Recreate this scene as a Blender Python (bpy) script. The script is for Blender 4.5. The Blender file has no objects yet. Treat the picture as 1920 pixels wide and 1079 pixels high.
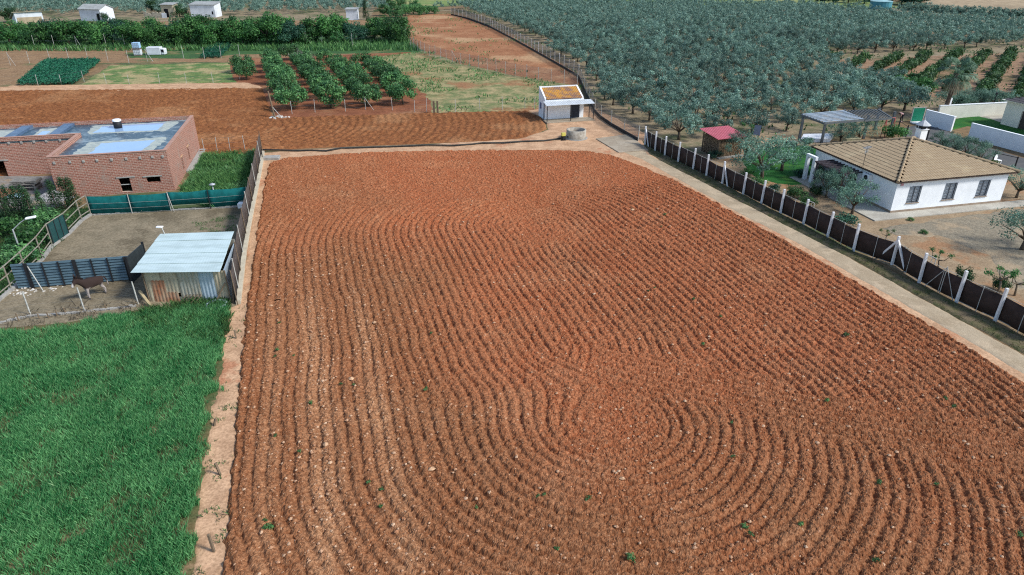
import bpy, bmesh, math, random
import numpy as np
from mathutils import Vector, Matrix
C = bpy.context.scene.collection
S = bpy.context.scene
R = math.radians
# ------------------------------------------------------------------ camera
CAM_H = 19.0; FOC = 1280.0; CX = 960.0; CY = 539.5; PIT = R(26.9)
cam = bpy.data.cameras.new("camera"); cam.sensor_width = 36; cam.lens = 24
cam.clip_end = 6000; cam.clip_start = 0.5
camo = bpy.data.objects.new("camera", cam); C.objects.link(camo)
camo.location = (0, 0, CAM_H); camo.rotation_euler = (R(90) - PIT, 0, 0)
S.camera = camo
# ------------------------------------------------------------------ light
SUN_AZ = R(-18); SUN_EL = R(44)
W = bpy.data.worlds.new("World"); S.world = W; W.use_nodes = True
wn = W.node_tree.nodes; wl = W.node_tree.links
sky = wn.new("ShaderNodeTexSky"); sky.sky_type = 'NISHITA'; sky.sun_disc = False
sky.sun_elevation = SUN_EL; sky.sun_rotation = R(90) - SUN_AZ
sky.air_density = 1.0; sky.dust_density = 1.0; sky.ozone_density = 1.0
wl.new(sky.outputs[0], wn["Background"].inputs[0]); wn["Background"].inputs[1].default_value = 0.115
sl = bpy.data.lights.new("sun", 'SUN'); sl.energy = 2.4; sl.angle = R(11); sl.color = (1, 0.965, 0.91)
slo = bpy.data.objects.new("sun", sl); C.objects.link(slo)
sd_ = Vector((math.cos(SUN_EL)*math.cos(SUN_AZ), math.cos(SUN_EL)*math.sin(SUN_AZ), math.sin(SUN_EL)))
slo.rotation_euler = sd_.to_track_quat('Z', 'Y').to_euler(); slo.location = (60, 0, 60)
S.view_settings.view_transform = 'Standard'; S.view_settings.look = 'None'
S.view_settings.exposure = 0.76; S.view_settings.gamma = 1.0
S.cycles.use_denoising = False; S.cycles.pixel_filter_type = 'BLACKMAN_HARRIS'; S.cycles.filter_width = 1.15; S.cycles.sample_clamp_indirect = 4
S.cycles.max_bounces = 5; S.cycles.transparent_max_bounces = 6
S.cycles.diffuse_bounces = 3; S.cycles.glossy_bounces = 2; S.cycles.transmission_bounces = 2

# ------------------------------------------------------------------ helpers
def G(px, py, z=0.0):
    """ground point seen at photo pixel (survey of the site)"""
    v = (py-CY)/FOC; h = (px-CX)/FOC
    d = (CAM_H-z)/(math.sin(PIT)+v*math.cos(PIT))
    return np.array([h*d, d*(math.cos(PIT)-v*math.sin(PIT)), z])
def G2(p): return G(*p)[:2]

def hsh(ix, iy, seed):
    n = (ix.astype(np.int64)*374761393 + iy.astype(np.int64)*668265263 + seed*1442695041) & 0xffffffff
    n = ((n ^ (n >> 13))*1274126177) & 0xffffffff
    n = (n ^ (n >> 16)) & 0xffffffff
    return n/4294967295.0
def vn(x, y, seed=1):
    ix = np.floor(x); iy = np.floor(y); fx = x-ix; fy = y-iy
    fx = fx*fx*(3-2*fx); fy = fy*fy*(3-2*fy)
    a = hsh(ix, iy, seed); b = hsh(ix+1, iy, seed); c = hsh(ix, iy+1, seed); d = hsh(ix+1, iy+1, seed)
    return (a*(1-fx)+b*fx)*(1-fy)+(c*(1-fx)+d*fx)*fy
def fbm(x, y, seed=1, o=4):
    s = 0; a = .5; t = 0
    for i in range(o):
        s = s+a*vn(x*2**i, y*2**i, seed+i*17); t += a; a *= .5
    return s/t
def sst(a, b, x):
    t = np.clip((x-a)/(b-a), 0, 1); return t*t*(3-2*t)

def np_mesh(name, V, F, attrs=None, smooth=False):
    """mesh from numpy arrays; attrs: {name: per-vertex floats}"""
    V = np.ascontiguousarray(V, dtype=np.float32); F = np.ascontiguousarray(F, dtype=np.int32)
    n = F.shape[1]
    me = bpy.data.meshes.new(name)
    me.vertices.add(len(V)); me.vertices.foreach_set('co', V.ravel())
    me.loops.add(F.size); me.loops.foreach_set('vertex_index', F.ravel())
    me.polygons.add(len(F)); me.polygons.foreach_set('loop_start', np.arange(0, F.size, n, dtype=np.int32))
    me.polygons.foreach_set('loop_total', np.full(len(F), n, dtype=np.int32))
    me.polygons.foreach_set('use_smooth', np.full(len(F), smooth, dtype=bool))
    me.update(calc_edges=True)
    for k, a in (attrs or {}).items():
        at = me.attributes.new(k, 'FLOAT', 'POINT'); at.data.foreach_set('value', np.ascontiguousarray(a, dtype=np.float32))
    return me
def link(name, me, mat, parent=None):
    o = bpy.data.objects.new(name, me); C.objects.link(o)
    if mat is not None and len(me.materials) == 0: me.materials.append(mat)
    if parent is not None: o.parent = parent
    return o
def tag(o, label=None, cat=None, group=None, kind=None):
    if label: o['label'] = label
    if cat: o['category'] = cat
    if group: o['group'] = group
    if kind: o['kind'] = kind
    return o
def thing(name, label, cat, loc=(0, 0, 0), rot=0.0, group=None):
    o = bpy.data.objects.new(name, None); C.objects.link(o); o.empty_display_size = .2
    o.location = (float(loc[0]), float(loc[1]), float(loc[2]) if len(loc) > 2 else 0); o.rotation_euler = (0, 0, rot)
    return tag(o, label, cat, group)

class MB:
    def __init__(s): s.v = []; s.f = []
    def add(s, vs, fs):
        b = len(s.v); s.v += [tuple(map(float, v)) for v in vs]; s.f += [tuple(i+b for i in f) for f in fs]; return s
    def box(s, x0, x1, y0, y1, z0, z1):
        return s.add([(x0,y0,z0),(x1,y0,z0),(x1,y1,z0),(x0,y1,z0),(x0,y0,z1),(x1,y0,z1),(x1,y1,z1),(x0,y1,z1)],
                     [(3,2,1,0),(4,5,6,7),(0,1,5,4),(1,2,6,5),(2,3,7,6),(3,0,4,7)])
    def obox(s, p, q, w, h, up=(0, 0, 1)):
        """bar from p to q, width w (sideways) height h (along up)"""
        p = Vector(p); q = Vector(q); d = (q-p).normalized(); u = Vector(up)
        if abs(d.dot(u)) > .98: u = Vector((0, 1, 0))
        a = d.cross(u).normalized()*w/2; b = a.cross(d).normalized()*h/2
        vs = [p-a-b, p+a-b, p+a+b, p-a+b, q-a-b, q+a-b, q+a+b, q-a+b]
        return s.add(vs, [(0,1,2,3),(7,6,5,4),(0,4,5,1),(1,5,6,2),(2,6,7,3),(3,7,4,0)])
    def tube(s, pts, rad, n=6, cap=True):
        pts = [Vector(p) for p in pts]
        if not hasattr(rad, '__len__'): rad = [rad]*len(pts)
        b = len(s.v); u = None
        for i, p in enumerate(pts):
            d = (pts[min(i+1, len(pts)-1)]-pts[max(i-1, 0)]).normalized()
            if u is None:
                u = d.orthogonal().normalized()
            u = (u-d*u.dot(d)).normalized(); w = d.cross(u)
            for k in range(n):
                a = 2*math.pi*k/n; s.v.append(tuple(p+(u*math.cos(a)+w*math.sin(a))*rad[i]))
        for i in range(len(pts)-1):
            for k in range(n):
                s.f.append((b+i*n+k, b+i*n+(k+1) % n, b+(i+1)*n+(k+1) % n, b+(i+1)*n+k))
        if cap:
            s.f.append(tuple(b+k for k in reversed(range(n)))); s.f.append(tuple(b+(len(pts)-1)*n+k for k in range(n)))
        return s
    def lathe(s, prof, c=(0, 0, 0), n=16):
        b = len(s.v)
        for r, z in prof:
            for k in range(n):
                a = 2*math.pi*k/n; s.v.append((c[0]+r*math.cos(a), c[1]+r*math.sin(a), c[2]+z))
        for i in range(len(prof)-1):
            for k in range(n):
                s.f.append((b+i*n+k, b+i*n+(k+1) % n, b+(i+1)*n+(k+1) % n, b+(i+1)*n+k))
        return s
    def prism(s, poly, z0, z1):
        n = len(poly)
        return s.add([(p[0], p[1], z0) for p in poly]+[(p[0], p[1], z1) for p in poly],
                     [tuple(reversed(range(n))), tuple(range(n, 2*n))]+[(i, (i+1) % n, n+(i+1) % n, n+i) for i in range(n)])
    def build(s, name, mat, parent=None, smooth=False, bevel=0):
        me = bpy.data.meshes.new(name); me.from_pydata(s.v, [], s.f); me.update()
        bm = bmesh.new(); bm.from_mesh(me); bmesh.ops.recalc_face_normals(bm, faces=bm.faces); bm.to_mesh(me); bm.free()
        if smooth: me.polygons.foreach_set('use_smooth', [True]*len(me.polygons))
        o = link(name, me, mat, parent)
        if bevel:
            m = o.modifiers.new('bevel', 'BEVEL'); m.width = bevel; m.segments = 2; m.limit_method = 'ANGLE'
        return o

# ------------------------------------------------------------------ materials
def node(nt, t, **kw):
    n = nt.nodes.new(t)
    for k, v in kw.items(): setattr(n, k, v)
    return n
def newmat(name, rough=.85, spec=.25, metal=0):
    m = bpy.data.materials.new(name); m.use_nodes = True; nt = m.node_tree; b = nt.nodes['Principled BSDF']
    b.inputs['Roughness'].default_value = rough; b.inputs['Specular IOR Level'].default_value = spec; b.inputs['Metallic'].default_value = metal
    return m, nt, b
def coords(nt, world):
    if world: return node(nt, 'ShaderNodeNewGeometry').outputs['Position']
    return node(nt, 'ShaderNodeTexCoord').outputs['Object']
def noise(nt, co, scale, detail=4, rough=.6, vec=None):
    n = node(nt, 'ShaderNodeTexNoise'); n.inputs['Scale'].default_value = scale; n.inputs['Detail'].default_value = detail
    n.inputs['Roughness'].default_value = rough
    if vec:
        mp = node(nt, 'ShaderNodeMapping'); mp.inputs['Scale'].default_value = vec; nt.links.new(co, mp.inputs[0]); co = mp.outputs[0]
    nt.links.new(co, n.inputs['Vector']); return n.outputs['Fac']
def ramp(nt, fac, lo, hi):
    r = node(nt, 'ShaderNodeMapRange'); r.interpolation_type = 'SMOOTHSTEP'
    r.inputs[1].default_value = lo; r.inputs[2].default_value = hi
    nt.links.new(fac, r.inputs[0]); return r.outputs[0]
def mix(nt, fac, a, b, mode='MIX'):
    m = node(nt, 'ShaderNodeMix', data_type='RGBA', blend_type=mode)
    if isinstance(fac, (int, float)): m.inputs[0].default_value = fac
    else: nt.links.new(fac, m.inputs[0])
    for i, x in ((6, a), (7, b)):
        if isinstance(x, (tuple, list)): m.inputs[i].default_value = (*x[:3], 1)
        else: nt.links.new(x, m.inputs[i])
    return m.outputs[2]
def attr(nt, name):
    return node(nt, 'ShaderNodeAttribute', attribute_name=name).outputs['Fac']
def bump(nt, b, h, strength, dist=.02):
    bp = node(nt, 'ShaderNodeBump'); bp.inputs['Strength'].default_value = strength; bp.inputs['Distance'].default_value = dist
    nt.links.new(h, bp.inputs['Height']); nt.links.new(bp.outputs[0], b.inputs['Normal'])
def sc(c, k): return tuple(x*k for x in c)

def mat_ground(name, c1, c2, s1=1.2, c3=None, s2=.25, fine=14, bmp=.5, t3=(.5, .62), bd=.03):
    """earth, gravel, turf sheets: two colours in patches, a third in larger patches, fine grain"""
    m, nt, b = newmat(name, .95, .1); co = coords(nt, True)
    c = mix(nt, ramp(nt, noise(nt, co, s1, 6), .36, .64), c1, c2)
    if c3: c = mix(nt, ramp(nt, noise(nt, co, s2, 5, .65), *t3), c, c3)
    g = noise(nt, co, fine, 3, .7)
    c = mix(nt, ramp(nt, g, .3, .7), c, mix(nt, .55, c, (.02, .02, .02), 'MULTIPLY') if False else mix(nt, 1.0, c, (.62, .6, .58), 'MULTIPLY'))
    nt.links.new(c, b.inputs['Base Color']); bump(nt, b, g, bmp, bd); return m
def mat_plain(name, col, col2=None, scale=3, rough=.8, spec=.25, metal=0, bmp=0, fine=40, world=False, vec=None):
    m, nt, b = newmat(name, rough, spec, metal); co = coords(nt, world)
    if col2 is None: col2 = sc(col, .75)
    n = noise(nt, co, scale, 6, .65, vec)
    nt.links.new(mix(nt, ramp(nt, n, .38, .68), col, col2), b.inputs['Base Color'])
    if bmp: bump(nt, b, noise(nt, co, fine, 3), bmp, .01)
    return m
def mat_leaf(name, dark, light, trans=.25, rough=.55, vary=True):
    m, nt, b = newmat(name, rough, .3); a = attr(nt, 'shade')
    c = mix(nt, a, dark, light)
    oi = node(nt, 'ShaderNodeObjectInfo'); mr = node(nt, 'ShaderNodeMapRange'); mr.inputs[3].default_value = .66; mr.inputs[4].default_value = 1.28; nt.links.new(oi.outputs['Random'], mr.inputs[0])
    hs = node(nt, 'ShaderNodeHueSaturation'); nt.links.new(mr.outputs[0], hs.inputs['Value']); nt.links.new(c, hs.inputs['Color'])
    c = hs.outputs[0] if vary else c
    nt.links.new(c, b.inputs['Base Color'])
    t = node(nt, 'ShaderNodeBsdfTranslucent'); nt.links.new(c, t.inputs[0])
    mx = node(nt, 'ShaderNodeMixShader'); mx.inputs[0].default_value = trans
    nt.links.new(b.outputs[0], mx.inputs[1]); nt.links.new(t.outputs[0], mx.inputs[2])
    nt.links.new(mx.outputs[0], nt.nodes['Material Output'].inputs[0]); return m
def mat_net(name, col, dens, rough=.8):
    """woven netting: part of the light goes through the holes"""
    m, nt, b = newmat(name, rough, .1); co = coords(nt, True)
    nt.links.new(mix(nt, ramp(nt, noise(nt, co, 2.5, 4), .35, .65), col, sc(col, .7)), b.inputs['Base Color'])
    t = node(nt, 'ShaderNodeBsdfTransparent'); mx = node(nt, 'ShaderNodeMixShader'); mx.inputs[0].default_value = dens
    nt.links.new(t.outputs[0], mx.inputs[1]); nt.links.new(b.outputs[0], mx.inputs[2])
    nt.links.new(mx.outputs[0], nt.nodes['Material Output'].inputs[0]); return m
# ------------------------------------------------------------------ terrain materials
RED = (.37, .125, .058); TAN = (.40, .25, .14); SAND = (.66, .425, .26)
M_base = mat_ground('dry_earth', (.29, .19, .105), (.20, .145, .08), .12, (.10, .135, .06), .05, 1.5, .4, (.5, .6), .2)
M_strip = mat_ground('tilled_earth', (.33, .138, .055), (.22, .086, .036), 2.2, (.36, .175, .08), .1, 4, 1.0, (.5, .64), .10)
M_slope = mat_ground('red_slope_earth', (.40, .195, .098), (.33, .145, .07), .25, (.50, .31, .17), .06, 3, .5, (.5, .64), .06)
M_orch = mat_ground('orchard_earth', (.30, .12, .062), (.23, .09, .048), .5, (.34, .17, .09), .12, 4, .5)
M_sand = mat_ground('pale_sand', SAND, (.50, .31, .185), .9, (.52, .25, .14), .3, 9, .5, (.58, .68))
M_track = mat_ground('dirt_track', (.50, .41, .285), (.42, .335, .225), .5, (.56, .45, .31), .9, 20, .35)
M_verge = mat_ground('verge_turf', (.11, .12, .05), (.20, .165, .095), 2.0, (.20, .16, .10), .8, 12, .8)
M_pad = mat_ground('concrete_slab', (.42, .36, .27), (.36, .30, .225), 1.2, (.46, .40, .31), .4, 25, .2)
M_yard = mat_ground('yard_earth', (.40, .30, .19), (.33, .24, .15), .7, (.38, .22, .12), .22, 9, .6, (.52, .62))
M_gravel = mat_ground('gravel', (.34, .295, .215), (.25, .22, .165), 3.5, (.42, .33, .22), .3, 11, .9)
M_lawn = mat_ground('lawn_turf', (.035, .16, .035), (.028, .125, .03), 1.1, (.06, .17, .035), .5, 25, .8)
M_terr = mat_ground('terrace_concrete', (.50, .47, .40), (.42, .40, .345), .8, (.55, .53, .46), .25, 20, .15)
M_drive = mat_ground('asphalt_drive', (.12, .125, .13), (.15, .15, .145), .8, None, .3, 25, .25)
M_grove = mat_ground('grove_floor', (.34, .27, .18), (.24, .20, .125), .35, (.13, .15, .075), .12, 3, .5)
M_citrus = mat_ground('citrus_floor', (.38, .25, .16), (.30, .19, .12), .3, (.18, .15, .08), .15, 3, .4)
M_paddock = mat_ground('paddock_earth', (.30, .25, .17), (.235, .20, .135), .8, (.18, .15, .10), .25, 8, .7)
M_weedy = mat_ground('weedy_turf', (.05, .105, .035), (.035, .075, .03), 1.6, (.13, .115, .06), .5, 10, .9)
M_pale = mat_ground('pale_meadow', (.40, .33, .17), (.17, .21, .085), .55, (.34, .18, .09), .09, 3, .4, (.53, .64))
M_green = mat_ground('short_grass', (.07, .15, .05), (.05, .115, .045), .5, (.22, .2, .09), .12, 4, .5, (.55, .66))
M_light = mat_ground('cut_grass', (.20, .26, .09), (.10, .19, .06), .55, (.40, .34, .17), .22, 3, .5, (.46, .58))
M_dirtstrip = mat_ground('dirt_strip', (.33, .215, .12), (.27, .17, .095), .5, (.17, .17, .08), .16, 4, .4, (.56, .66))
M_meadow = mat_ground('far_meadow', (.22, .30, .10), (.17, .25, .085), .1, (.34, .33, .14), .04, 1, .2)
M_stub = mat_ground('stubble', (.46, .36, .23), (.40, .31, .20), .03, (.36, .28, .18), .02, .4, .2)
M_rub = mat_ground('rubble_yard', (.30, .29, .27), (.22, .21, .20), 1.2, (.33, .27, .2), .5, 8, .6)
M_cropsoil = mat_ground('crop_soil', (.16, .125, .06), (.08, .11, .045), .9, (.30, .2, .12), .4, 10, .6, (.56, .66))

def densify(poly, step=2.0):
    out = []
    n = len(poly)
    for i in range(n):
        a = np.array(poly[i], float); b = np.array(poly[(i+1) % n], float)
        k = max(1, int(np.linalg.norm(b-a)/step))
        for j in range(k): out.append(a+(b-a)*j/k)
    return np.array(out)
def sdist(x, y, poly):
    """signed distance to a polygon, positive inside"""
    d2 = np.full(x.shape, 1e12); ins = np.zeros(x.shape, bool); n = len(poly)
    for i in range(n):
        ax, ay = poly[i]; bx, by = poly[(i+1) % n]; ex, ey = bx-ax, by-ay
        L = ex*ex+ey*ey+1e-12
        t = np.clip(((x-ax)*ex+(y-ay)*ey)/L, 0, 1)
        d2 = np.minimum(d2, (x-ax-t*ex)**2+(y-ay-t*ey)**2)
        c = (ay > y) != (by > y)
        ins ^= c & (x < ex*(y-ay)/(ey if abs(ey) > 1e-9 else 1e-9)+ax)
    d = np.sqrt(d2); return np.where(ins, d, -d)
def smooth_poly(p, it=2):
    for _ in range(it):
        q = []
        for i in range(len(p)):
            a = np.array(p[i]); b = np.array(p[(i+1) % len(p)]); q += [a*.8+b*.2, a*.2+b*.8]
        p = q
    return p
def grid_faces(nr, nc, keep):
    i = np.arange((nr-1)*nc).reshape(nr-1, nc)[:, :-1].ravel()
    F = np.stack([i, i+1, i+1+nc, i+nc], 1)
    k = keep.ravel(); F = F[k[F].any(1)]
    used = np.zeros(nr*nc, bool); used[F.ravel()] = True
    idx = np.cumsum(used)-1
    return used, idx[F]
ALLP = {}
def patch(name, px, mat, cell=.3, lift=.02, ragged=.25, soft=.3, rnd=0, seed=1, hfun=None, rscale=1.2):
    """a sheet of ground with an uneven edge that dips under its neighbour"""
    poly = [G2(p) for p in px]
    if rnd: poly = smooth_poly(poly, rnd)
    ALLP[name] = poly
    P = np.array(poly); x0, y0 = P.min(0)-1; x1, y1 = P.max(0)+1
    xs = np.arange(x0, x1+cell, cell); ys = np.arange(y0, y1+cell, cell)
    X, Y = np.meshgrid(xs, ys)
    sd = sdist(X, Y, poly)+(fbm(X/rscale, Y/rscale, seed, 4)-.5)*2*ragged
    e = sst(-.02, soft, sd)
    Z = lift*e-.12*(1-sst(-soft, .02, sd))
    if hfun is not None: Z = Z+hfun(X, Y)*e
    used, F = grid_faces(len(ys), len(xs), sd > -.05)
    V = np.stack([X.ravel(), Y.ravel(), Z.ravel()], 1)[used]
    o = link(name, np_mesh(name, V, F, None, True), mat); o['kind'] = 'structure'
    return o

# base sheet to the horizon
b = MB(); b.add([(-3000, -200, -.03), (3000, -200, -.03), (3000, 5000, -.03), (-3000, 5000, -.03)], [(0, 1, 2, 3)])
b.build('ground', M_base)['kind'] = 'structure'

# far land
patch('far_meadow', [(700, 12), (960, 9), (1300, 5), (1300, 14), (1500, 17), (1700, 16), (1560, -12), (760, -30), (740, 0)], M_meadow, 2.0, .05, 1.5, 1)
patch('stubble_field', [(1742, 23), (1920, 27), (2100, 34), (2100, -40), (1650, -40), (1735, 0)], M_stub, 2.0, .06, 1.0, 1)
patch('far_hill_field', [(-200, 4), (120, 6), (210, 4), (240, -30), (-200, -30)], M_stub, 2.0, .04, 1.0, 1)
patch('grove_floor', [(800, 22), (850, 20), (960, 62), (1080, 132), (1120, 205), (1205, 248), (1320, 292), (1500, 262), (1700, 226), (1790, 200), (1960, 205), (1990, 20), (1500, 12), (960, 8)], M_grove, .8, .02, .5, .6)
patch('back_grove_floor', [(-100, 42), (690, 38), (705, 12), (740, -10), (-200, -10)], M_grove, 1.2, .02, .6, .8)
patch('citrus_floor', [(1548, 113), (1925, 98), (1990, 100), (1990, 205), (1885, 200), (1775, 192), (1690, 165)], M_citrus, .6, .04, .5, .6)
patch('farm_lane', [(-80, 44), (690, 38), (700, 48), (-80, 56)], M_dirtstrip, .8, .05, .4, .6)
patch('green_bank', [(-80, 57), (760, 46), (768, 92), (-80, 102)], M_green, .7, .03, .6, .6)
patch('dirt_strip', [(-80, 92), (250, 88), (440, 84), (560, 92), (560, 116), (440, 116), (180, 118), (-80, 124)], M_dirtstrip, .5, .05, .5, .5)
patch('grass_strip', [(430, 86), (770, 84), (800, 98), (620, 101), (440, 104), (360, 112), (240, 110), (230, 100)], M_green, .5, .07, .5, .5, seed=5)
patch('orchard_ground', [(430, 112), (620, 104), (770, 98), (800, 120), (812, 212), (520, 222), (500, 190), (490, 165), (430, 150)], M_orch, .35, .06, .3, .4)
patch('pale_meadow', [(700, 108), (800, 96), (960, 142), (1092, 163), (1040, 200), (1000, 207), (812, 211), (805, 190), (740, 140)], M_pale, .4, .08, .6, .5, seed=7)
patch('red_slope', [(765, 29), (848, 26), (960, 68), (1085, 140), (1085, 162), (960, 140), (860, 122), (795, 95), (765, 72)], M_slope, .5, .10, .35, .4)
patch('brown_plot', [(-80, 124), (85, 121), (20, 164), (-80, 170)], M_dirtstrip, .4, .07, .3, .4)
patch('cut_grass_plot', [(205, 123), (430, 118), (445, 154), (150, 160)], M_light, .35, .07, .4, .4, seed=9)
patch('fallow_margin', [(-80, 162), (490, 155), (494, 168), (-80, 176)], M_sand, .35, .055, .25, .3)

# ploughed strip behind the big field
def strip_h(X, Y):
    a = R(10); w = -X*math.sin(a)+Y*math.cos(a)+(fbm(X/5, Y/5, 3, 3)-.5)*1.6
    cx, cy = G2((432, 240)); r = np.hypot(X-cx, (Y-cy))
    ph = np.where((X > cx-1), r, np.abs(w-(-cx*math.sin(a)+cy*math.cos(a))))
    k = np.where(r < 16, 1, .75)
    return (.055*np.cos(2*math.pi*ph/.85)*k+(hsh(np.floor(X/.16), np.floor(Y/.16), 4)-.5)*.17+(fbm(X/.6, Y/.6, 8, 2)-.5)*.12)
patch('ploughed_strip', [(-90, 172), (300, 168), (493, 166), (503, 196), (512, 222), (800, 213), (990, 209), (1018, 224), (1024, 242), (985, 258), (900, 265), (820, 268), (640, 275), (500, 282), (470, 290), (380, 292), (0, 330), (-90, 330)],
      M_strip, .16, .10, .2, .35, hfun=strip_h)
patch('sandy_margin', [(494, 287), (640, 277), (820, 270), (980, 260), (1030, 243), (1022, 222), (990, 207), (1110, 200), (1210, 250), (1250, 330), (1100, 300), (900, 300), (640, 300), (505, 312)], M_sand, .2, .05, .25, .3, seed=11)
patch('sandy_border', [(452, 565), (470, 560), (440, 900), (430, 1130), (346, 1130), (362, 1000), (391, 800), (412, 690), (410, 600)], M_sand, .09, .03, .38, .2, seed=12, rscale=.6)
patch('sandy_edge', [(490, 300), (512, 300), (500, 340), (475, 560), (448, 572), (470, 420)], M_sand, .12, .035, .15, .15, seed=13)
# right: track, verge, plots
patch('dirt_track', [(1120, 262), (1190, 258), (1216, 290), (1300, 333), (1430, 400), (1600, 488), (1800, 600), (1960, 690), (2100, 775), (2060, 822), (1920, 704), (1700, 576), (1500, 462), (1380, 400), (1280, 344), (1200, 300), (1160, 285)], M_track, .16, .06, .10, .2, seed=14)
patch('track_shoulder', [(1100, 280), (1200, 294), (1290, 343), (1500, 456), (1700, 570), (1920, 698), (2080, 800), (2050, 850), (1920, 745), (1700, 610), (1500, 500), (1300, 400), (1200, 340)], M_sand, .2, .045, .2, .3, seed=15)
patch('track_verge', [(1200, 262), (1215, 268), (1300, 316), (1430, 384), (1600, 472), (1800, 572), (2000, 675), (2100, 730), (2100, 765), (1960, 684), (1800, 598), (1600, 486), (1430, 399), (1300, 332), (1216, 290)], M_verge, .14, .08, .10, .15, seed=16)
b = MB(); b.prism([G2(p) for p in [(1117, 262), (1178, 254), (1216, 284), (1160, 288)]], -.1, .13); b.build('concrete_slab', M_pad, None, bevel=.02)['kind'] = 'structure'
patch('villa_yard', [(1206, 252), (1320, 290), (1420, 250), (1500, 262), (1640, 268), (1760, 260), (1990, 330), (1990, 660), (1866, 599), (1672, 500), (1505, 419), (1354, 346)], M_yard, .3, .04, .25, .3, seed=17)
patch('gravel_yard', [(1640, 428), (1760, 410), (1990, 380), (1990, 520), (1900, 560), (1850, 480), (1760, 445), (1680, 445)], M_gravel, .18, .07, .45, .4, seed=18)
patch('villa_lawn', [(1385, 290), (1430, 278), (1520, 272), (1545, 290), (1540, 345), (1470, 350), (1400, 330)], M_lawn, .2, .08, .25, .3, 1, seed=19)
patch('sandy_patch', [(1415, 262), (1500, 258), (1530, 272), (1430, 278)], M_sand, .25, .07, .3, .3, seed=20)
patch('neighbour_drive', [(1690, 262), (1697, 240), (1730, 232), (1780, 248), (1830, 270), (1990, 318), (1990, 345), (1900, 318), (1790, 280)], M_drive, .3, .06, .2, .2, seed=21)
patch('neighbour_lawn', [(1780, 245), (1785, 224), (1830, 218), (1990, 250), (1990, 275), (1900, 262), (1815, 236)], M_lawn, .3, .07, .12, .2, seed=22)
patch('neighbour_patio', [(1835, 217), (1880, 215), (1990, 236), (1990, 250), (1870, 230)], M_terr, .4, .09, .05, .15, seed=23)
# left: paddock and its surroundings
patch('paddock', [(-60, 640), (-60, 600), (20, 540), (165, 402), (470, 388), (452, 575), (280, 590), (140, 605), (0, 622)], M_paddock, .16, .05, .2, .25, seed=24)
patch('weedy_plot', [(330, 372), (378, 298), (380, 288), (482, 284), (470, 375), (400, 392)], M_weedy, .2, .06, .2, .3, seed=25)
patch('garden', [(-80, 400), (170, 390), (168, 400), (90, 480), (0, 560), (-80, 620)], M_weedy, .2, .04, .2, .3, seed=26)
patch('rubble_yard', [(-80, 330), (118, 330), (118, 385), (60, 400), (-80, 400)], M_rub, .25, .06, .25, .3, seed=27)
patch('crop_ground', [(-60, 632), (0, 616), (140, 602), (280, 578), (420, 568), (425, 620), (416, 700), (396, 800), (372, 960), (358, 1130), (-120, 1130), (-80, 800)], M_cropsoil, .12, .06, .25, .25, seed=28)

# ------------------------------------------------------------------ the big ploughed field
aL = R(106.3); LX, LY = math.cos(aL), math.sin(aL); AX, AY = LY, -LX     # along / across
def UW(p): q = G2(p); return q[0]*AX+q[1]*AY, q[0]*LX+q[1]*LY
SP = .53
u2, w2 = UW((1150, 792)); u1, w1 = UW((1000, 425))
u1 = u2+round((u1-u2)/SP)*SP
FIELD = smooth_poly([G2(p) for p in [(395, 1250), (425, 900), (452, 600), (478, 430), (496, 322), (510, 300), (660, 288), (880, 283), (1090, 283), (1165, 296), (1290, 350), (1500, 468), (1700, 584), (1920, 714), (2080, 822), (2200, 1250)]], 1)
bp = np.array(UW((1075, 672))); bq = np.array(UW((1930, 868))); bd = (bq-bp)/np.linalg.norm(bq-bp)
def prof(p): return .75-1.9*(.5-.5*np.cos(2*math.pi*p/SP))**2.2
def furrows(u, w, x, y):
    wu = u+(fbm(x/5, y/5, 31, 3)-.5)*.55; ww = w+(fbm(x/5, y/5, 37, 3)-.5)*.5
    du = np.abs(wu-u2); r2 = np.hypot(wu-u2, ww-w2)
    t = sst(0, 6.2, ww-w2)
    ph = np.where(ww < w2, r2, r2*(1-t)+du*t)
    tt = np.maximum(t, sst(3.5, 9, du)); ph = np.where(ww > w2, r2*(1-tt)+du*tt, ph)
    r1 = np.hypot(wu-u1, ww-w1)
    ph = np.where(ww > w1, r1, ph)
    h = prof(ph)
    amp = np.ones_like(u)
    amp = amp*(.25+.75*sst(1.2, 3.0, r2))*(.45+.55*sst(1, 4, np.where(ww > w1-4, np.hypot(wu-u1, np.maximum(ww-w1, 0)), 9)))
    # headland pass crossing towards the lower right
    db = (wu-bp[0])*(-bd[1])+(ww-bp[1])*bd[0]; al = (wu-bp[0])*bd[0]+(ww-bp[1])*bd[1]
    m = sst(2.1, 1.3, np.abs(db)+(fbm(x/1.5, y/1.5, 41, 3)-.5)*1.8)*sst(0, 2.5, al)
    h = h*(1-m)+prof(db)*m*.9
    # far headland worked across
    m2 = sst(w1+5.5, w1+8, ww+(fbm(x/3, y/3, 43, 3)-.5)*3)
    h = h*(1-m2*.75)
    amp = amp*(.75+.5*fbm(x/3.2, y/3.2, 47, 3))
    hh = np.where(h > 0, h**.8 if False else np.sign(h)*np.abs(h)**.8, h)
    return hh*amp, ph
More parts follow.
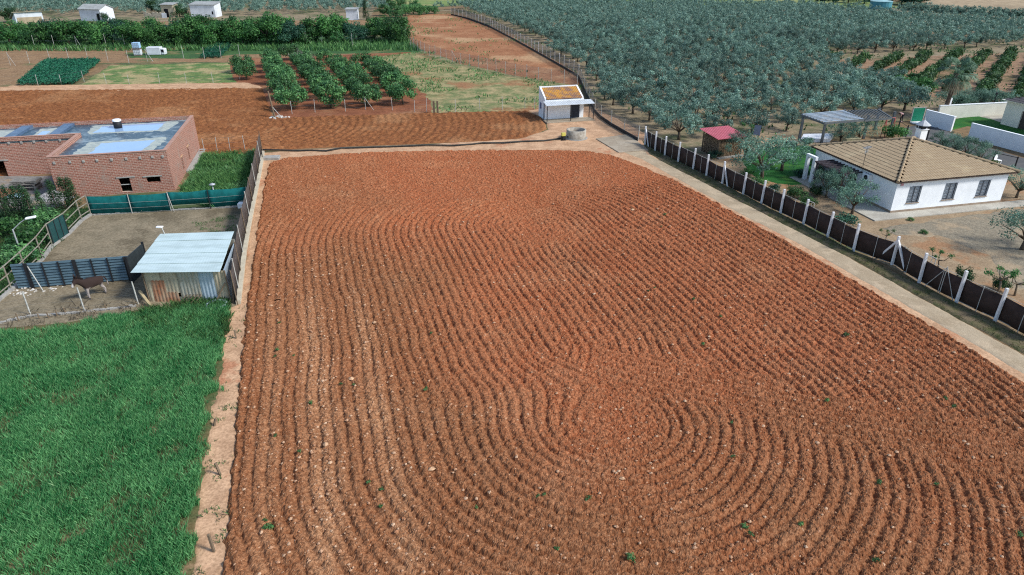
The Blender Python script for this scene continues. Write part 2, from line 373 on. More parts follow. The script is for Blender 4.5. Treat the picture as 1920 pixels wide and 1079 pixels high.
def field_patch(ws, us, clod_n, clod_r, seed):
    rg = np.random.default_rng(seed)
    cw = ws[1]-ws[0]; cu = us[1]-us[0]
    U, Wd = np.meshgrid(us, ws); X = U*AX+Wd*LX; Y = U*AY+Wd*LY
    h, ph = furrows(U, Wd, X, Y)
    n = int(clod_n*(us[-1]-us[0])*(ws[-1]-ws[0]))
    ci = rg.uniform(0, len(ws)-1, n); cj = rg.uniform(0, len(us)-1, n)
    rr = clod_r[0]+(clod_r[1]-clod_r[0])*rg.random(n)**3.2
    # lumpier in bands of cloddy ground
    lum = fbm(us[cj.astype(int)]/1.3, ws[ci.astype(int)]/9, 61, 3)
    rr = rr*(.6+1.0*lum)
    Zc = np.zeros(U.shape); K = int(math.ceil(rr.max()/min(cw, cu)))
    i0 = np.round(ci).astype(int); j0 = np.round(cj).astype(int)
    hk = rg.uniform(.5, 1.0, n)
    for di in range(-K, K+1):
        for dj in range(-K, K+1):
            ii = i0+di; jj = j0+dj
            d = np.hypot((ii-ci)*cw, (jj-cj)*cu)/rr
            ok = (d < 1) & (ii >= 0) & (jj >= 0) & (ii < len(ws)) & (jj < len(us))
            np.maximum.at(Zc, (ii[ok], jj[ok]), rr[ok]*hk[ok]*np.sqrt(1-d[ok]**2))
    fine = (rg.random(U.shape)-.5)*.03
    sd = sdist(X, Y, FIELD)+(fbm(X/.5, Y/.5, 51, 3)-.5)*.35
    e = sst(0, .35, sd)
    Z = e*(.13+.049*h+Zc*.8+fine+(fbm(X/.22, Y/.22, 53, 2)-.5)*.035)-.15*(1-e)
    # soil tone: stony pale bands, redder heart; browner, darker near rim paints in vignetting
    band = np.exp(-((U-uA)/.75)**2)+.8*np.exp(-((U-uB)/.6)**2)+.5*np.exp(-((U-uC)/.5)**2)
    band = band*sst(w1-2, w1-14, Wd)*(.4+1.1*fbm(X/.8, Y/1.7, 57, 3))
    stone = np.clip(band*(.15+.55*rg.random(U.shape))+sst(.62, .75, fbm(X/3.5, Y/3.5, 59, 4))*.12, 0, 1)
    stone = np.clip(stone+sst(.02, .06, Zc)*.35*rg.random(U.shape), 0, 1)
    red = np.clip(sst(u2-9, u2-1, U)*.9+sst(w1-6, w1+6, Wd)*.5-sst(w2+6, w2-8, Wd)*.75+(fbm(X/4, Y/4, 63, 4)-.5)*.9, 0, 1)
    used, F = grid_faces(len(ws), len(us), sd > -.1)
    V = np.stack([X.ravel(), Y.ravel(), Z.ravel()], 1)[used]
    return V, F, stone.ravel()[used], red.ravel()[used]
uA = UW((600, 800))[0]; uB = UW((722, 830))[0]; uC = UW((505, 830))[0]
fu = np.array([p[0]*AX+p[1]*AY for p in FIELD]); fw = np.array([p[0]*LX+p[1]*LY for p in FIELD])
us1 = np.arange(fu.min()-.3, fu.max()+.3, .042); wsplit = UW((900, 520))[1]
us2 = np.arange(fu.min()-.3, fu.max()+.3, .06)
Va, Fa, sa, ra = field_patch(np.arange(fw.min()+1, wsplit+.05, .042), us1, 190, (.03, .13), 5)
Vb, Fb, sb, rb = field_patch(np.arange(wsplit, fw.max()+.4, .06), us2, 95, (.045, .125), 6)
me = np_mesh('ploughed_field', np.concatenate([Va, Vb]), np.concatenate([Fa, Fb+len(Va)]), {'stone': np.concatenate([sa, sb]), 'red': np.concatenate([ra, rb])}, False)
m, nt, bs = newmat('ploughed_soil', .95, .12); co = coords(nt, True)
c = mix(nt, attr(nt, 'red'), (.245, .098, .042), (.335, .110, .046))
c = mix(nt, attr(nt, 'stone'), c, (.46, .255, .135))
c = mix(nt, ramp(nt, noise(nt, co, 8, 5, .75), .40, .62), mix(nt, 1.0, c, (1.12, 1.12, 1.12), 'MULTIPLY'), mix(nt, 1.0, c, (.55, .50, .47), 'MULTIPLY'))
c = mix(nt, ramp(nt, noise(nt, co, 13, 3, .75), .56, .70), c, mix(nt, 1.0, c, (1.6, 1.75, 1.8), 'MULTIPLY'))
nt.links.new(c, bs.inputs['Base Color']); bump(nt, bs, noise(nt, co, 26, 4, .75), 1.0, .035)
M_soil = m
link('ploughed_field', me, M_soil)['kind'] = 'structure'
del Va, Vb, Fa, Fb

# loose stones in the field
def rocks(name, pts, rad, mat, seed, label=None, flat=.7):
    rg = np.random.default_rng(seed); n = len(pts)
    B = np.array([(1,0,0),(.3,.95,0),(-.8,.59,0),(-.8,-.59,0),(.3,-.95,0),(.1,.1,1),(-.05,0,-1)], float)
    T = np.array([(0,1,5),(1,2,5),(2,3,5),(3,4,5),(4,0,5),(1,0,6),(2,1,6),(3,2,6),(4,3,6),(0,4,6)])
    a = rg.uniform(0, 6.28, n); ca, sa = np.cos(a), np.sin(a)
    v = B[None]*(rg.uniform(.65, 1.3, (n, 7, 1)))*rad[:, None, None]
    v[:, :, 2] *= flat
    x = v[:, :, 0]*ca[:, None]-v[:, :, 1]*sa[:, None]; y = v[:, :, 0]*sa[:, None]+v[:, :, 1]*ca[:, None]
    v = np.stack([x, y, v[:, :, 2]], 2)+pts[:, None, :]
    F = (T[None]+(np.arange(n)*7)[:, None, None]).reshape(-1, 3)
    sh = np.repeat(rg.random(n), 7)
    o = link(name, np_mesh(name, v.reshape(-1, 3), F, {'shade': sh}), mat); o['kind'] = 'stuff'
    return o
m, nt, bs = newmat('field_stone', .9, .15)
nt.links.new(mix(nt, attr(nt, 'shade'), (.33, .15, .075), (.52, .35, .225)), bs.inputs['Base Color']); M_stone = m
rg = np.random.default_rng(77)
n = 26000
u = rg.uniform(fu.min(), fu.max(), n); w = fw.min()+(fw.max()-fw.min())*rg.random(n)**1.25
nb = 7000
u[:nb] = rg.choice([uA, uB, uC, uA], nb)+rg.normal(0, .7, nb)
x = u*AX+w*LX; y = u*AY+w*LY
k = (sdist(x, y, FIELD) > .3) & ((rg.random(n) < .35+.65*sst(w1, w2, w)) | (np.arange(n) < nb)) & ~((np.arange(n) < nb) & (w > w1))
x = x[k]; y = y[k]; u = u[k]; w = w[k]
hz, _ = furrows(u, w, x, y)
rocks('field_stones', np.stack([x, y, .17+.085*hz], 1), .018+.075*rg.random(len(x))**5, M_stone, 78)
# ------------------------------------------------------------------ vegetation
M_bark = mat_plain('bark', (.12, .095, .07), (.07, .055, .042), 6, .9, .1, 0, .8, 30)
M_stem = mat_plain('dry_stem', (.20, .16, .11), None, 6, .9)
M_olive = mat_leaf('olive_leaf', (.062, .132, .102), (.28, .435, .345), .28)
M_olive2 = mat_leaf('olive_leaf_near', (.045, .11, .078), (.23, .40, .29), .25)
M_orange = mat_leaf('citrus_leaf', (.025, .095, .034), (.15, .34, .11), .28, .5)
M_citl = mat_leaf('young_citrus_leaf', (.02, .07, .022), (.10, .20, .05), .2)
M_hedge = mat_leaf('broadleaf', (.02, .088, .03), (.10, .27, .065), .3)
M_hedged = mat_leaf('dark_broadleaf', (.014, .06, .04), (.05, .15, .085), .25)
M_cyp = mat_leaf('conifer_leaf', (.014, .055, .022), (.06, .14, .045), .2)
M_grass = mat_leaf('wheat_blade', (.030, .205, .064), (.30, .64, .27), .45, vary=False)
M_straw = mat_leaf('yellowing_stalk', (.09, .30, .10), (.28, .46, .22), .3, vary=False)
M_weed = mat_leaf('weed_leaf', (.03, .11, .036), (.15, .31, .095), .3)
M_veg = mat_leaf('vegetable_leaf', (.008, .075, .045), (.03, .20, .10), .2)
M_dry = mat_leaf('dry_weed', (.16, .13, .09), (.34, .29, .21), .2)
M_yel = mat_leaf('yellow_green_leaf', (.06, .12, .02), (.20, .30, .05), .3)
M_grey = mat_leaf('grey_twig', (.10, .11, .085), (.21, .21, .16), .1)

def leaf_cloud(name, clumps, L, Wd, seed, up=.35, out=.6, shell=.55):
    """clumps: (x,y,z,rx,ry,rz,n,shade)"""
    rg = np.random.default_rng(seed); P = []; N = []; Sh = []
    for x, y, z, rx, ry, rz, n, s in clumps:
        d = rg.normal(size=(n, 3)); d /= np.linalg.norm(d, axis=1)[:, None]
        r = (shell+(1-shell)*rg.random(n))[:, None]
        P.append(np.array([x, y, z])+d*r*np.array([rx, ry, rz]))
        N.append(d*out+rg.normal(size=(n, 3))*.45+np.array([0, 0, up])); Sh.append(np.clip(s+rg.normal(0, .2, n), 0, 1))
    P = np.concatenate(P); N = np.concatenate(N); Sh = np.concatenate(Sh); n = len(P)
    N /= np.linalg.norm(N, axis=1)[:, None]
    T = np.cross(N, rg.normal(size=(n, 3))); T /= np.linalg.norm(T, axis=1)[:, None]; B = np.cross(N, T)
    l = (L*rg.uniform(.6, 1.2, n)/2)[:, None]; w = (Wd*rg.uniform(.6, 1.2, n)/2)[:, None]
    V = np.stack([P-T*l, P+B*w, P+T*l, P-B*w], 1)
    return V.reshape(-1, 3), np.arange(4*n).reshape(n, 4), np.repeat(Sh, 4)
def limbs(rg, base_r, h0, tips, n=6):
    """tapered trunk that forks into limbs ending in the crown"""
    m = MB(); lean = rg.normal(0, .06, 2)*h0
    fork = (lean[0], lean[1], h0)
    m.tube([(0, 0, -.1), (lean[0]*.3, lean[1]*.3, h0*.5), fork], [base_r*1.25, base_r, base_r*.85], n)
    for t in tips:
        md = ((fork[0]+t[0])/2+rg.normal(0, .1), (fork[1]+t[1])/2+rg.normal(0, .1), fork[2]+(t[2]-fork[2])*.62)
        m.tube([fork, md, t], [base_r*.6, base_r*.35, base_r*.1], 5)
    return m
def mesh_of(m, name, smooth=True):
    me = bpy.data.meshes.new(name); me.from_pydata(m.v, [], m.f); me.update()
    me.polygons.foreach_set('use_smooth', [smooth]*len(me.polygons)); return me

def make_tree(kind, seed):
    rg = np.random.default_rng(seed); cl = []
    if kind in ('olive', 'olive_near'):
        near = kind == 'olive_near'; k = 22 if not near else 28; tips = []
        for i in range(k):
            a = rg.uniform(0, 6.28); r = 2.05*math.sqrt(rg.random()); z = .95+1.9*rg.random()*(1-.4*(r/2.05)**2)
            s = .42+.30*(rg.random()-.5)*2
            q = rg.uniform(.42, .72)
            cl.append((r*math.cos(a), r*math.sin(a), z+.3, q, q, q*.8, (110 if not near else 115), s))
            if i % 3 == 0: tips.append((r*math.cos(a)*.8, r*math.sin(a)*.8, z+.2))
        tr = limbs(rg, .13, .75, tips)
        V, F, s = leaf_cloud('crown', cl, .23 if not near else .17, .115 if not near else .07, seed, .3, .5, .25)
        mat = M_olive if not near else M_olive2
    elif kind == 'orange':
        for i in range(26):
            d = rg.normal(size=3); d /= np.linalg.norm(d); d[2] = d[2]*.8
            q = rg.uniform(.45, .7)
            cl.append((d[0]*1.3, d[1]*1.3, 1.55+d[2]*1.0, q, q, q*.9, 95, .35+.3*(rg.random()-.5)*2))
        tr = limbs(rg, .10, .55, [(.5, .2, 1.3), (-.5, .3, 1.4), (0, -.5, 1.4)])
        V, F, s = leaf_cloud('crown', cl, .26, .14, seed, .4, .8, .45); mat = M_orange
    elif kind == 'citrus_shrub':
        for i in range(9):
            d = rg.normal(size=3); d /= np.linalg.norm(d)
            q = rg.uniform(.35, .55)
            cl.append((d[0]*.6, d[1]*.6, .85+d[2]*.35, q, q, q, 40, .35+.35*(rg.random()-.5)*2))
        tr = limbs(rg, .06, .3, [(.2, .1, .8), (-.2, 0, .8)])
        V, F, s = leaf_cloud('crown', cl, .30, .17, seed, .4, .8, .4); mat = M_citl
    elif kind in ('broadleaf', 'dark_broadleaf'):
        for i in range(34):
            a = rg.uniform(0, 6.28); r = 2.6*math.sqrt(rg.random()); z = 1.0+3.4*rg.random()*(1-.45*(r/2.6)**2)
            q = rg.uniform(.7, 1.25)
            cl.append((r*math.cos(a), r*math.sin(a), z, q, q, q*.8, 110, .40+.36*(rg.random()-.5)*2))
        tr = limbs(rg, .2, 1.0, [(1.2, .3, 2.6), (-1, .8, 2.8), (0, -1.2, 2.5), (.1, .2, 3.4)])
        V, F, s = leaf_cloud('crown', cl, .36, .22, seed, .4, .7, .4); mat = M_hedge if kind == 'broadleaf' else M_hedged
    elif kind == 'conifer':
        for i in range(18):
            z = i/17; r = .62*(1-z)**.6+.08
            for j in range(3):
                a = rg.uniform(0, 6.28)
                cl.append((math.cos(a)*r*.55, math.sin(a)*r*.55, .25+z*2.2, .28, .28, .34, 26, .4+.35*(rg.random()-.5)*2))
        tr = MB(); tr.tube([(0, 0, -.1), (0, 0, 2.0)], [.06, .02], 5)
        V, F, s = leaf_cloud('crown', cl, .20, .06, seed, .9, .5, .3); mat = M_cyp
    elif kind == 'bush':
        for i in range(16):
            a = rg.uniform(0, 6.28); r = .75*math.sqrt(rg.random()); q = rg.uniform(.28, .45)
            cl.append((r*math.cos(a), r*math.sin(a), .35+.6*rg.random()*(1-.4*r), q, q, q*.85, 80, .4+.35*(rg.random()-.5)*2))
        tr = limbs(rg, .04, .2, [(.3, .1, .5), (-.3, .2, .5), (0, -.3, .6)])
        V, F, s = leaf_cloud('crown', cl, .16, .08, seed, .4, .7, .4); mat = M_weed
    cm = np_mesh('crown', V, F, {'shade': s}, True); tm = mesh_of(tr, 'trunk')
    return tm, cm, mat, (V, F, s)
TV = {}
def variants(kind, n, s0):
    TV[kind] = [make_tree(kind, s0+i*13) for i in range(n)]
variants('olive', 6, 100); variants('olive_near', 4, 200); variants('orange', 4, 300); variants('citrus_shrub', 3, 400)
variants('broadleaf', 4, 500); variants('dark_broadleaf', 2, 600); variants('conifer', 3, 700); variants('bush', 3, 800)
rnd = random.Random(4)
def plant(kind, name, label, cat, loc, s=1.0, group=None, mat=None, sz=None, rot=None, vi=None):
    tm, cm, mt, _ = TV[kind][vi if vi is not None else rnd.randrange(len(TV[kind]))]
    t = thing(name, label, cat, (loc[0], loc[1], loc[2] if len(loc) > 2 else 0), rnd.uniform(0, 6.28) if rot is None else rot, group)
    t.scale = (s, s, sz or s)
    link('trunk', tm, M_bark, t)
    if mat is not None: cm = RECOL.setdefault((cm.name, mat.name), cm.copy()); 
    if mat is not None: cm.materials.clear(); cm.materials.append(mat)
    link('crown', cm, mt if mat is None else mat, t)
    return t
RECOL = {}

# ---- the olive grove: the nearest trees one by one, the rest as one mass
gp = [G2(p) for p in [(792, 20), (850, 20), (905, 38), (965, 64), (1040, 104), (1092, 140), (1122, 190), (1148, 232), (1196, 250), (1215, 270), (1300, 306), (1330, 280), (1400, 262), (1485, 256), (1500, 246), (1560, 240), (1640, 232), (1690, 226), (1755, 212), (1700, 172), (1545, 118), (1560, 107), (1935, 92), (1990, 88), (1990, 52), (1700, 36), (1500, 17), (1300, 14), (960, 8)]]
bp2 = [G2(p) for p in [(1700, 30), (1990, 50), (1990, 34), (1770, 26), (1690, 24)]]
Pg = np.array(gp); o0 = G2((1150, 232)); sites = []
for i in range(-80, 80):
    for j in range(-20, 70):
        x = o0[0]+i*4.2*AX+j*4.3*LX+rnd.uniform(-.5, .5); y = o0[1]+i*4.2*AY+j*4.3*LY+rnd.uniform(-.5, .5)
        if y < Pg[:, 1].min() or y > 330 or abs(x) > y*.80+6: continue
        sites.append((x, y))
sites = np.array(sites); k = (sdist(sites[:, 0], sites[:, 1], gp) > .9)
lane = [G2(p) for p in [(1690, 36), (1990, 54), (1990, 47), (1690, 30)]]
k &= ~(sdist(sites[:, 0], sites[:, 1], lane) > -.5)
sites = sites[k]; dist = np.hypot(sites[:, 0], sites[:, 1]); sites = sites[np.argsort(dist)]
print('grove trees', len(sites))
NI = 272
for x, y in sites[:NI]:
    plant('olive', 'olive_tree', 'silvery olive tree standing among the rows of the large grove', 'tree', (x, y), rnd.uniform(.76, 1.16), 'olive trees of the large grove')
rest = [(x, y, rnd.uniform(.85, 1.15)) for x, y in sites[NI:]]
# the second grove on the far left, in clear rows, and the hedge-like row at the far right
for i in range(60):
    for j in range(12):
        a = G2((718, 22)); x = a[0]-i*5.2*AX+j*5.6*LX; y = a[1]-i*5.2*AY+j*5.6*LY
        if y < 120 or x < -y*.8-8: continue
        px_y = CY-FOC*((-CAM_H*math.cos(PIT))+y*math.sin(PIT))/(y*math.cos(PIT)+CAM_H*math.sin(PIT))
        if px_y > 31 or px_y < -14: continue
        rest.append((x+rnd.uniform(-.5, .5), y+rnd.uniform(-.5, .5), rnd.uniform(.9, 1.2)))
for i in range(46):
    p = G2((1690+i*7, 27+i*.44)); rest.append((p[0], p[1], rnd.uniform(.9, 1.1)))
Vs = []; Fs = []; Ss = []; nb = 0
lowV = [make_tree('olive', 900+i)[3] for i in range(2)]
low = []
for V, F, s in lowV:
    kk = np.random.default_rng(3).permutation(len(F))[:640]
    v = V.reshape(-1, 4, 3)[kk]; c = v.mean(1, keepdims=True); low.append(((v-c)*1.6+c, s.reshape(-1, 4)[kk]))
for x, y, s in rest:
    v, sh = low[rnd.randrange(2)]; a = rnd.uniform(0, 6.28); ca, sa = math.cos(a), math.sin(a)
    q = v.reshape(-1, 3)*s; q = np.stack([q[:, 0]*ca-q[:, 1]*sa+x, q[:, 0]*sa+q[:, 1]*ca+y, q[:, 2]], 1)
    Vs.append(q); Ss.append(np.clip(sh.ravel()+rnd.uniform(-.12, .12), 0, 1))
V = np.concatenate(Vs)
o = link('olive_grove', np_mesh('olive_grove', V, np.arange(len(V)).reshape(-1, 4), {'shade': np.concatenate(Ss)}, True), M_olive)
tag(o, 'far mass of silvery olive trees covering the land behind', 'olive grove', None, 'stuff')

# ---- olives and bushes round the villa, each with its own look
def near_olive(px, s, label, **kw): return plant('olive_near', 'olive_tree', label, 'tree', G2(px), s, 'olive trees of the villa garden', **kw)
near_olive((1428, 336), 1.25, 'large olive tree between the brown mesh fence and the villa lawn', vi=0)
near_olive((1465, 322), 1.1, 'olive tree at the edge of the villa lawn, left of the white house', vi=1)
near_olive((1395, 300), .95, 'olive tree just right of the red roofed log shed', vi=2)
near_olive((1597, 402), .85, 'olive tree leaning over the terrace at the corner of the white house', vi=3, sz=.9)
near_olive((1572, 378), .52, 'small olive tree beside the wooden slats on the white house', vi=1, sz=1.0)
near_olive((1548, 372), .65, 'clipped olive tree with a thick trunk left of the house arch', vi=2, sz=.85)
near_olive((1915, 470), 1.05, 'olive tree at the right edge of the gravel yard', vi=0)
near_olive((1905, 372), .85, 'olive tree right of the white house gable wall', vi=3)
near_olive((1610, 268), .8, 'pale olive tree between the pergola and the tiled roof', vi=2)
near_olive((1575, 268), .7, 'small olive tree under the near edge of the pergola', vi=0)
for i, (q, s) in enumerate([((1790, 292), .7), ((1812, 300), .75), ((1835, 310), .7), ((1768, 284), .65)]):
    plant('olive_near', 'olive_shrub', 'grey green olive shrub in the row behind the tiled roof', 'shrub', G2(q), s, 'olive shrubs behind the villa roof')
for i in range(9):
    plant('olive_near', 'olive_shrub', 'grey green olive shrub in the row behind the cream garden wall', 'shrub', G2((1778+i*12.5, 210-i*.9+rnd.uniform(-1, 1))), rnd.uniform(.7, .9), 'olive shrubs behind the cream wall')
B = lambda px, s, label, mat=None, sz=None, name='bush', cat='bush': plant('bush', name, label, cat, G2(px), s, None, mat, sz)
B((1488, 372), 1.0, 'bright green rounded bush behind the brown mesh fence', M_weed)
B((1582, 420), 1.1, 'dark green low bush behind the fence below the terrace', M_hedged, .8)
B((1452, 362), .75, 'dark green shrub between the fence and the villa lawn edge', M_hedged)
B((1512, 388), .8, 'leafy shrub behind the second white post left of the terrace', M_hedge)
B((1530, 368), .85, 'dark shrub under the clipped olive by the house', M_cyp)
B((1400, 330), .7, 'bright shrub beside the largest garden olive', M_hedge)
B((1500, 335), .8, 'dark round shrub on the lawn edge by the house', M_hedged)
B((1420, 350), .8, 'small leafy green bush behind the fence below the large olive', M_weed)
B((1340, 298), .8, 'dark leafy bush at the foot of the log shed', M_hedged)
B((1676, 482), 1.0, 'dry grey green shrub behind the white tripod post', M_grey, .7)
B((1672, 262), 1.5, 'dark green pointed bush right of the pergola', M_hedge, 1.5)
B((1515, 270), .9, 'low grey green shrub at the foot of the pergola', M_olive2, .6)
B((1860, 318), 1.0, 'yellow green vine bush behind the roof on the drive edge', M_yel, .8)
B((1728, 283), .8, 'small green bush right of the white chimney', M_hedge)
B((1532, 335), .9, 'leafy climbing shrub on the corner of the white house', M_cyp, 1.5)
B((1562, 352), .95, 'green climber growing over the wooden slats of the house', M_cyp, 1.6)
B((1530, 312), .8, 'dark round bush on the lawn by the house wall', M_hedged)
B((1730, 440), .35, 'small green weed clump in the gravel yard', M_weed)
B((1870, 545), .6, 'sparse dry shrub behind the fence between two white posts', M_cyp, .9)
B((1805, 530), .65, 'thin leafy shrub leaning on a white post', M_cyp, 1.0)
B((1706, 415), .3, 'tiny green plant at the edge of the house terrace', M_weed)

# ---- pruned old trees with bare limbs by the fence
def pruned(px, s, label, seed):
    rg = random.Random(seed); t = thing('pruned_tree', label, 'tree', G2(px), rg.uniform(0, 6), 'pruned trees by the fence'); s *= .8; t.scale = (s, s, s)
    m = MB(); tips = []
    m.tube([(0, 0, -.1), (.05, .02, .5), (.0, .1, .9)], [.08, .065, .055], 6)
    for i in range(4):
        a = i*1.6+rg.uniform(-.4, .4); r = rg.uniform(.5, .9); z = rg.uniform(1.2, 1.7)
        tip = (r*math.cos(a), r*math.sin(a), z); tips.append(tip)
        m.tube([(0, .1, .9), (r*.6*math.cos(a), .1+r*.6*math.sin(a), .95+.2*rg.random()), tip], [.05, .035, .015], 5)
    m.build('trunk', M_stem, t, True)
    V, F, s_ = leaf_cloud('crown', [(x, y, z+.05, .30, .30, .22, 60, .45) for x, y, z in tips], .2, .08, seed, .5, .6, .2)
    link('crown', np_mesh('crown', V, F, {'shade': s_}, True), M_hedge, t)
pruned((1757, 508), 1.0, 'pruned tree with bent bare limbs behind the brown fence', 1)
pruned((1868, 552), 1.25, 'pruned tree with a tall crooked limb near the right edge', 2)
pruned((1902, 556), 1.1, 'pruned tree spreading low behind the last white post', 3)
pruned((1660, 455), .7, 'small pruned tree with one leafy tuft by the tripod post', 4)
pruned((1397, 262), 1.3, 'pale pruned trunk beside the log shed', 5)

# ---- orange orchard: four rows running away
rows = [[(548, 206), (537, 188), (530, 172), (524, 158), (518, 146), (513, 136), (508, 126)],
        [(621, 203), (610, 187), (600, 172), (590, 158), (582, 147), (575, 137), (568, 129)],
        [(688, 200), (676, 184), (664, 169), (654, 156), (644, 146), (635, 137)],
        [(756, 196), (743, 180), (730, 165), (718, 153), (706, 143), (680, 136)]]
rn = ['leftmost row', 'second row from the left', 'third row from the left', 'rightmost row']
for r, rw in enumerate(rows):
    for i, q in enumerate(rw):
        lb = ('front orange tree of the %s in the small orchard' if i == 0 else 'orange tree behind the front one in the %s of the orchard') % rn[r]
        plant('orange', 'orange_tree', lb, 'tree', G2(q), rnd.uniform(1.18, 1.3) if i < 4 else rnd.uniform(1.05, 1.16), 'orange trees of the orchard, '+rn[r])
plant('orange', 'orange_tree', 'orange tree left of the orchard, the nearer of a pair', 'tree', G2((463, 150)), 1.0)
plant('orange', 'orange_tree', 'orange tree left of the orchard, the farther of a pair', 'tree', G2((456, 137)), 1.15)
plant('orange', 'orange_tree', 'lone small orange tree on bare earth behind the orchard', 'tree', G2((610, 122)), .95)
plant('orange', 'orange_tree', 'dark orange tree at the back left of the orchard', 'tree', G2((545, 113)), 1.1)
plant('bush', 'dry_bush', 'grey brown leafless bush behind the orchard rows', 'bush', G2((566, 122)), 2.2, None, M_grey)

# ---- broadleaved hedge behind the gardens
hx = [(-14, 84, 1), (20, 86, 1.05), (48, 80, .9), (78, 86, 1.0), (104, 80, .95), (130, 86, 1.1), (152, 78, .9), (182, 86, 1.05), (212, 82, 1.0), (236, 76, .95), (258, 86, 1.0), (284, 80, 1.0), (306, 86, .9), (330, 80, .9), (356, 84, 1.15), (382, 80, 1.2), (404, 86, 1.0), (430, 81, 1.1), (456, 84, 1.1), (478, 80, 1.0), (502, 85, 1.25), (524, 80, 1.2), (548, 86, .95), (572, 82, 1.1), (596, 80, 1.0), (630, 80, 1.25), (664, 80, .85), (702, 76, 1.0), (722, 74, 1.05), (742, 80, 1.08)]
for i, (x, y, s) in enumerate(hx):
    d = i in (4, 8, 13, 22, 26)
    plant('dark_broadleaf' if d else 'broadleaf', 'broadleaf_tree', 'dark blue green tree in the long hedge behind the gardens' if d else 'bright green bushy tree in the long hedge behind the gardens', 'tree', G2((x, y)), s*1.1, 'dark trees of the hedge' if d else 'green trees of the hedge')
plant('dark_broadleaf', 'round_shrub', 'dark round shrub standing in front of the hedge end', 'shrub', G2((687, 72)), .55)
for i, (x, y, s) in enumerate([(692, 36, .9)]):
    plant('conifer', 'conifer_tree', 'dark upright conifer right of the small white hut', 'tree', G2((687, 38)), 2.0)
for (x, y, s) in [(722, 30, 1), (742, 33, 1), (760, 30, 1), (775, 26, .9), (790, 29, .9), (800, 27, .8), (735, 20, .9), (750, 14, .9), (725, 12, .8), (778, 18, .9), (815, 26, .7)]:
    plant('broadleaf', 'fruit_tree', 'dark green fruit tree beyond the top of the red slope', 'tree', G2((x, y)), s*.75, 'fruit trees beyond the red slope', M_orange)
plant('broadleaf', 'broadleaf_tree', 'dark tree at the low end of the long white shed', 'tree', G2((28, 42)), .9, None, M_cyp)
plant('broadleaf', 'broadleaf_tree', 'dark bushy tree behind the small ruin', 'tree', G2((296, 26)), .95, None, M_cyp)
plant('broadleaf', 'broadleaf_tree', 'dark tree between the ruin and the white block hut', 'tree', G2((337, 32)), .8, None, M_cyp)
plant('bush', 'bush', 'dark bush at the gable of the gabled white hut', 'bush', G2((194, 40)), 2.0, None, M_cyp)
for (x, y, s) in [(1545, 8, 1.1), (1562, 10, 1.1), (1590, 6, 1), (1620, 8, .9), (1672, 8, 1), (1690, 9, .9), (1707, 10, 1.1), (1724, 11, 1.2), (1450, 4, .9), (1640, 4, .9), (1605, 3, 1), (1560, 0, 1)]:
    plant('dark_broadleaf', 'broadleaf_tree', 'dark tree on the far edge of the grove by the pale fields', 'tree', G2((x, y)), s, 'far trees at the upper right')
for (x, y, s) in [(30, 2, 1), (140, 3, 1.2), (155, 0, 1.1), (370, 4, 1.2), (300, -3, 1), (420, 0, 1)]:
    plant('dark_broadleaf', 'broadleaf_tree', 'dark tree on the skyline of the left grove', 'tree', G2((x, y)), s, 'far trees at the upper left')

# ---- young citrus rows at the right
cp = [G2(p) for p in [(1552, 117), (1925, 102), (1985, 104), (1985, 200), (1885, 196), (1800, 190), (1700, 165)]]
d1 = G2((1898, 104))-G2((1838, 186)); d1 /= np.linalg.norm(d1); d2 = np.array([d1[1], -d1[0]]); o0 = G2((1838, 186)); cs = []
for i in range(-22, 8):
    for j in range(-6, 30):
        q = o0+d2*i*4.0+d1*j*1.9+np.array([rnd.uniform(-.3, .3), rnd.uniform(-.3, .3)]); cs.append(q)
cs = np.array(cs); cs = cs[(sdist(cs[:, 0], cs[:, 1], cp) > .3) & (np.abs(cs[:, 0]) < cs[:, 1]*.8+4)]
print('citrus', len(cs))
cs = cs[np.argsort(np.hypot(cs[:, 0], cs[:, 1]))][:290]
for q in cs: plant('citrus_shrub', 'citrus_shrub', 'young dark green citrus shrub in the rows behind the palm', 'shrub', q, rnd.uniform(1.0, 1.35), 'young citrus rows')
for q, s in [((1690, 176), 1.0), ((1672, 172), .9), ((1712, 170), .9), ((1730, 180), .9)]:
    plant('orange', 'citrus_tree', 'bright green citrus tree between the grove and the palm', 'tree', G2(q), s, 'citrus trees left of the palm', M_hedge)

# ---- palm
t = thing('palm_tree', 'tall fan palm with a drooping crown behind the white garden wall', 'palm', G2((1766, 222)))
m = MB(); m.tube([(0, 0, -.1), (.12, 0, 1.2), (.22, 0, 2.8), (.3, 0, 5.2)], [.34, .25, .22, .24], 10); m.build('trunk', mat_plain('palm_bark', (.13, .095, .07), (.07, .05, .04), 8, .9, .1, 0, 1, 20), t, True)
def frond_fan(rg, top, az, el, L, R_, n, dead=False):
    V = []; d = np.array([math.cos(az)*math.cos(el), math.sin(az)*math.cos(el), math.sin(el)]); c = np.array(top)+d*L
    side = np.cross(d, (0, 0, 1)); side /= np.linalg.norm(side)
    p0 = np.array(top); w = side*.03
    V.append([p0-w, p0+w, c+w, c-w])
    for i in range(n):
        th = (i/(n-1)-.5)*2.6; v = d*math.cos(th)+side*math.sin(th); ln = R_*(1-.25*abs(th)/1.3)
        mid = c+v*ln*.6; tip = c+v*ln+np.array([0, 0, -ln*(.45 if not dead else .8)])
        b = np.cross(v, np.cross(side, d)); b = b/np.linalg.norm(b)*.042
        V.append([c-b*.4, mid-b, tip, mid+b])
    return V
rg = random.Random(9); V = []; D = []
for i in range(46):
    el = rg.uniform(-.5, 1.3); V += frond_fan(rg, (.3, 0, 5.2), rg.uniform(0, 6.28), el, rg.uniform(1.0, 1.6), rg.uniform(1.1, 1.5), 17)
for i in range(16): D += frond_fan(rg, (.3, 0, 5.0), rg.uniform(0, 6.28), rg.uniform(-1.3, -.8), .7, 1.1, 10, True)
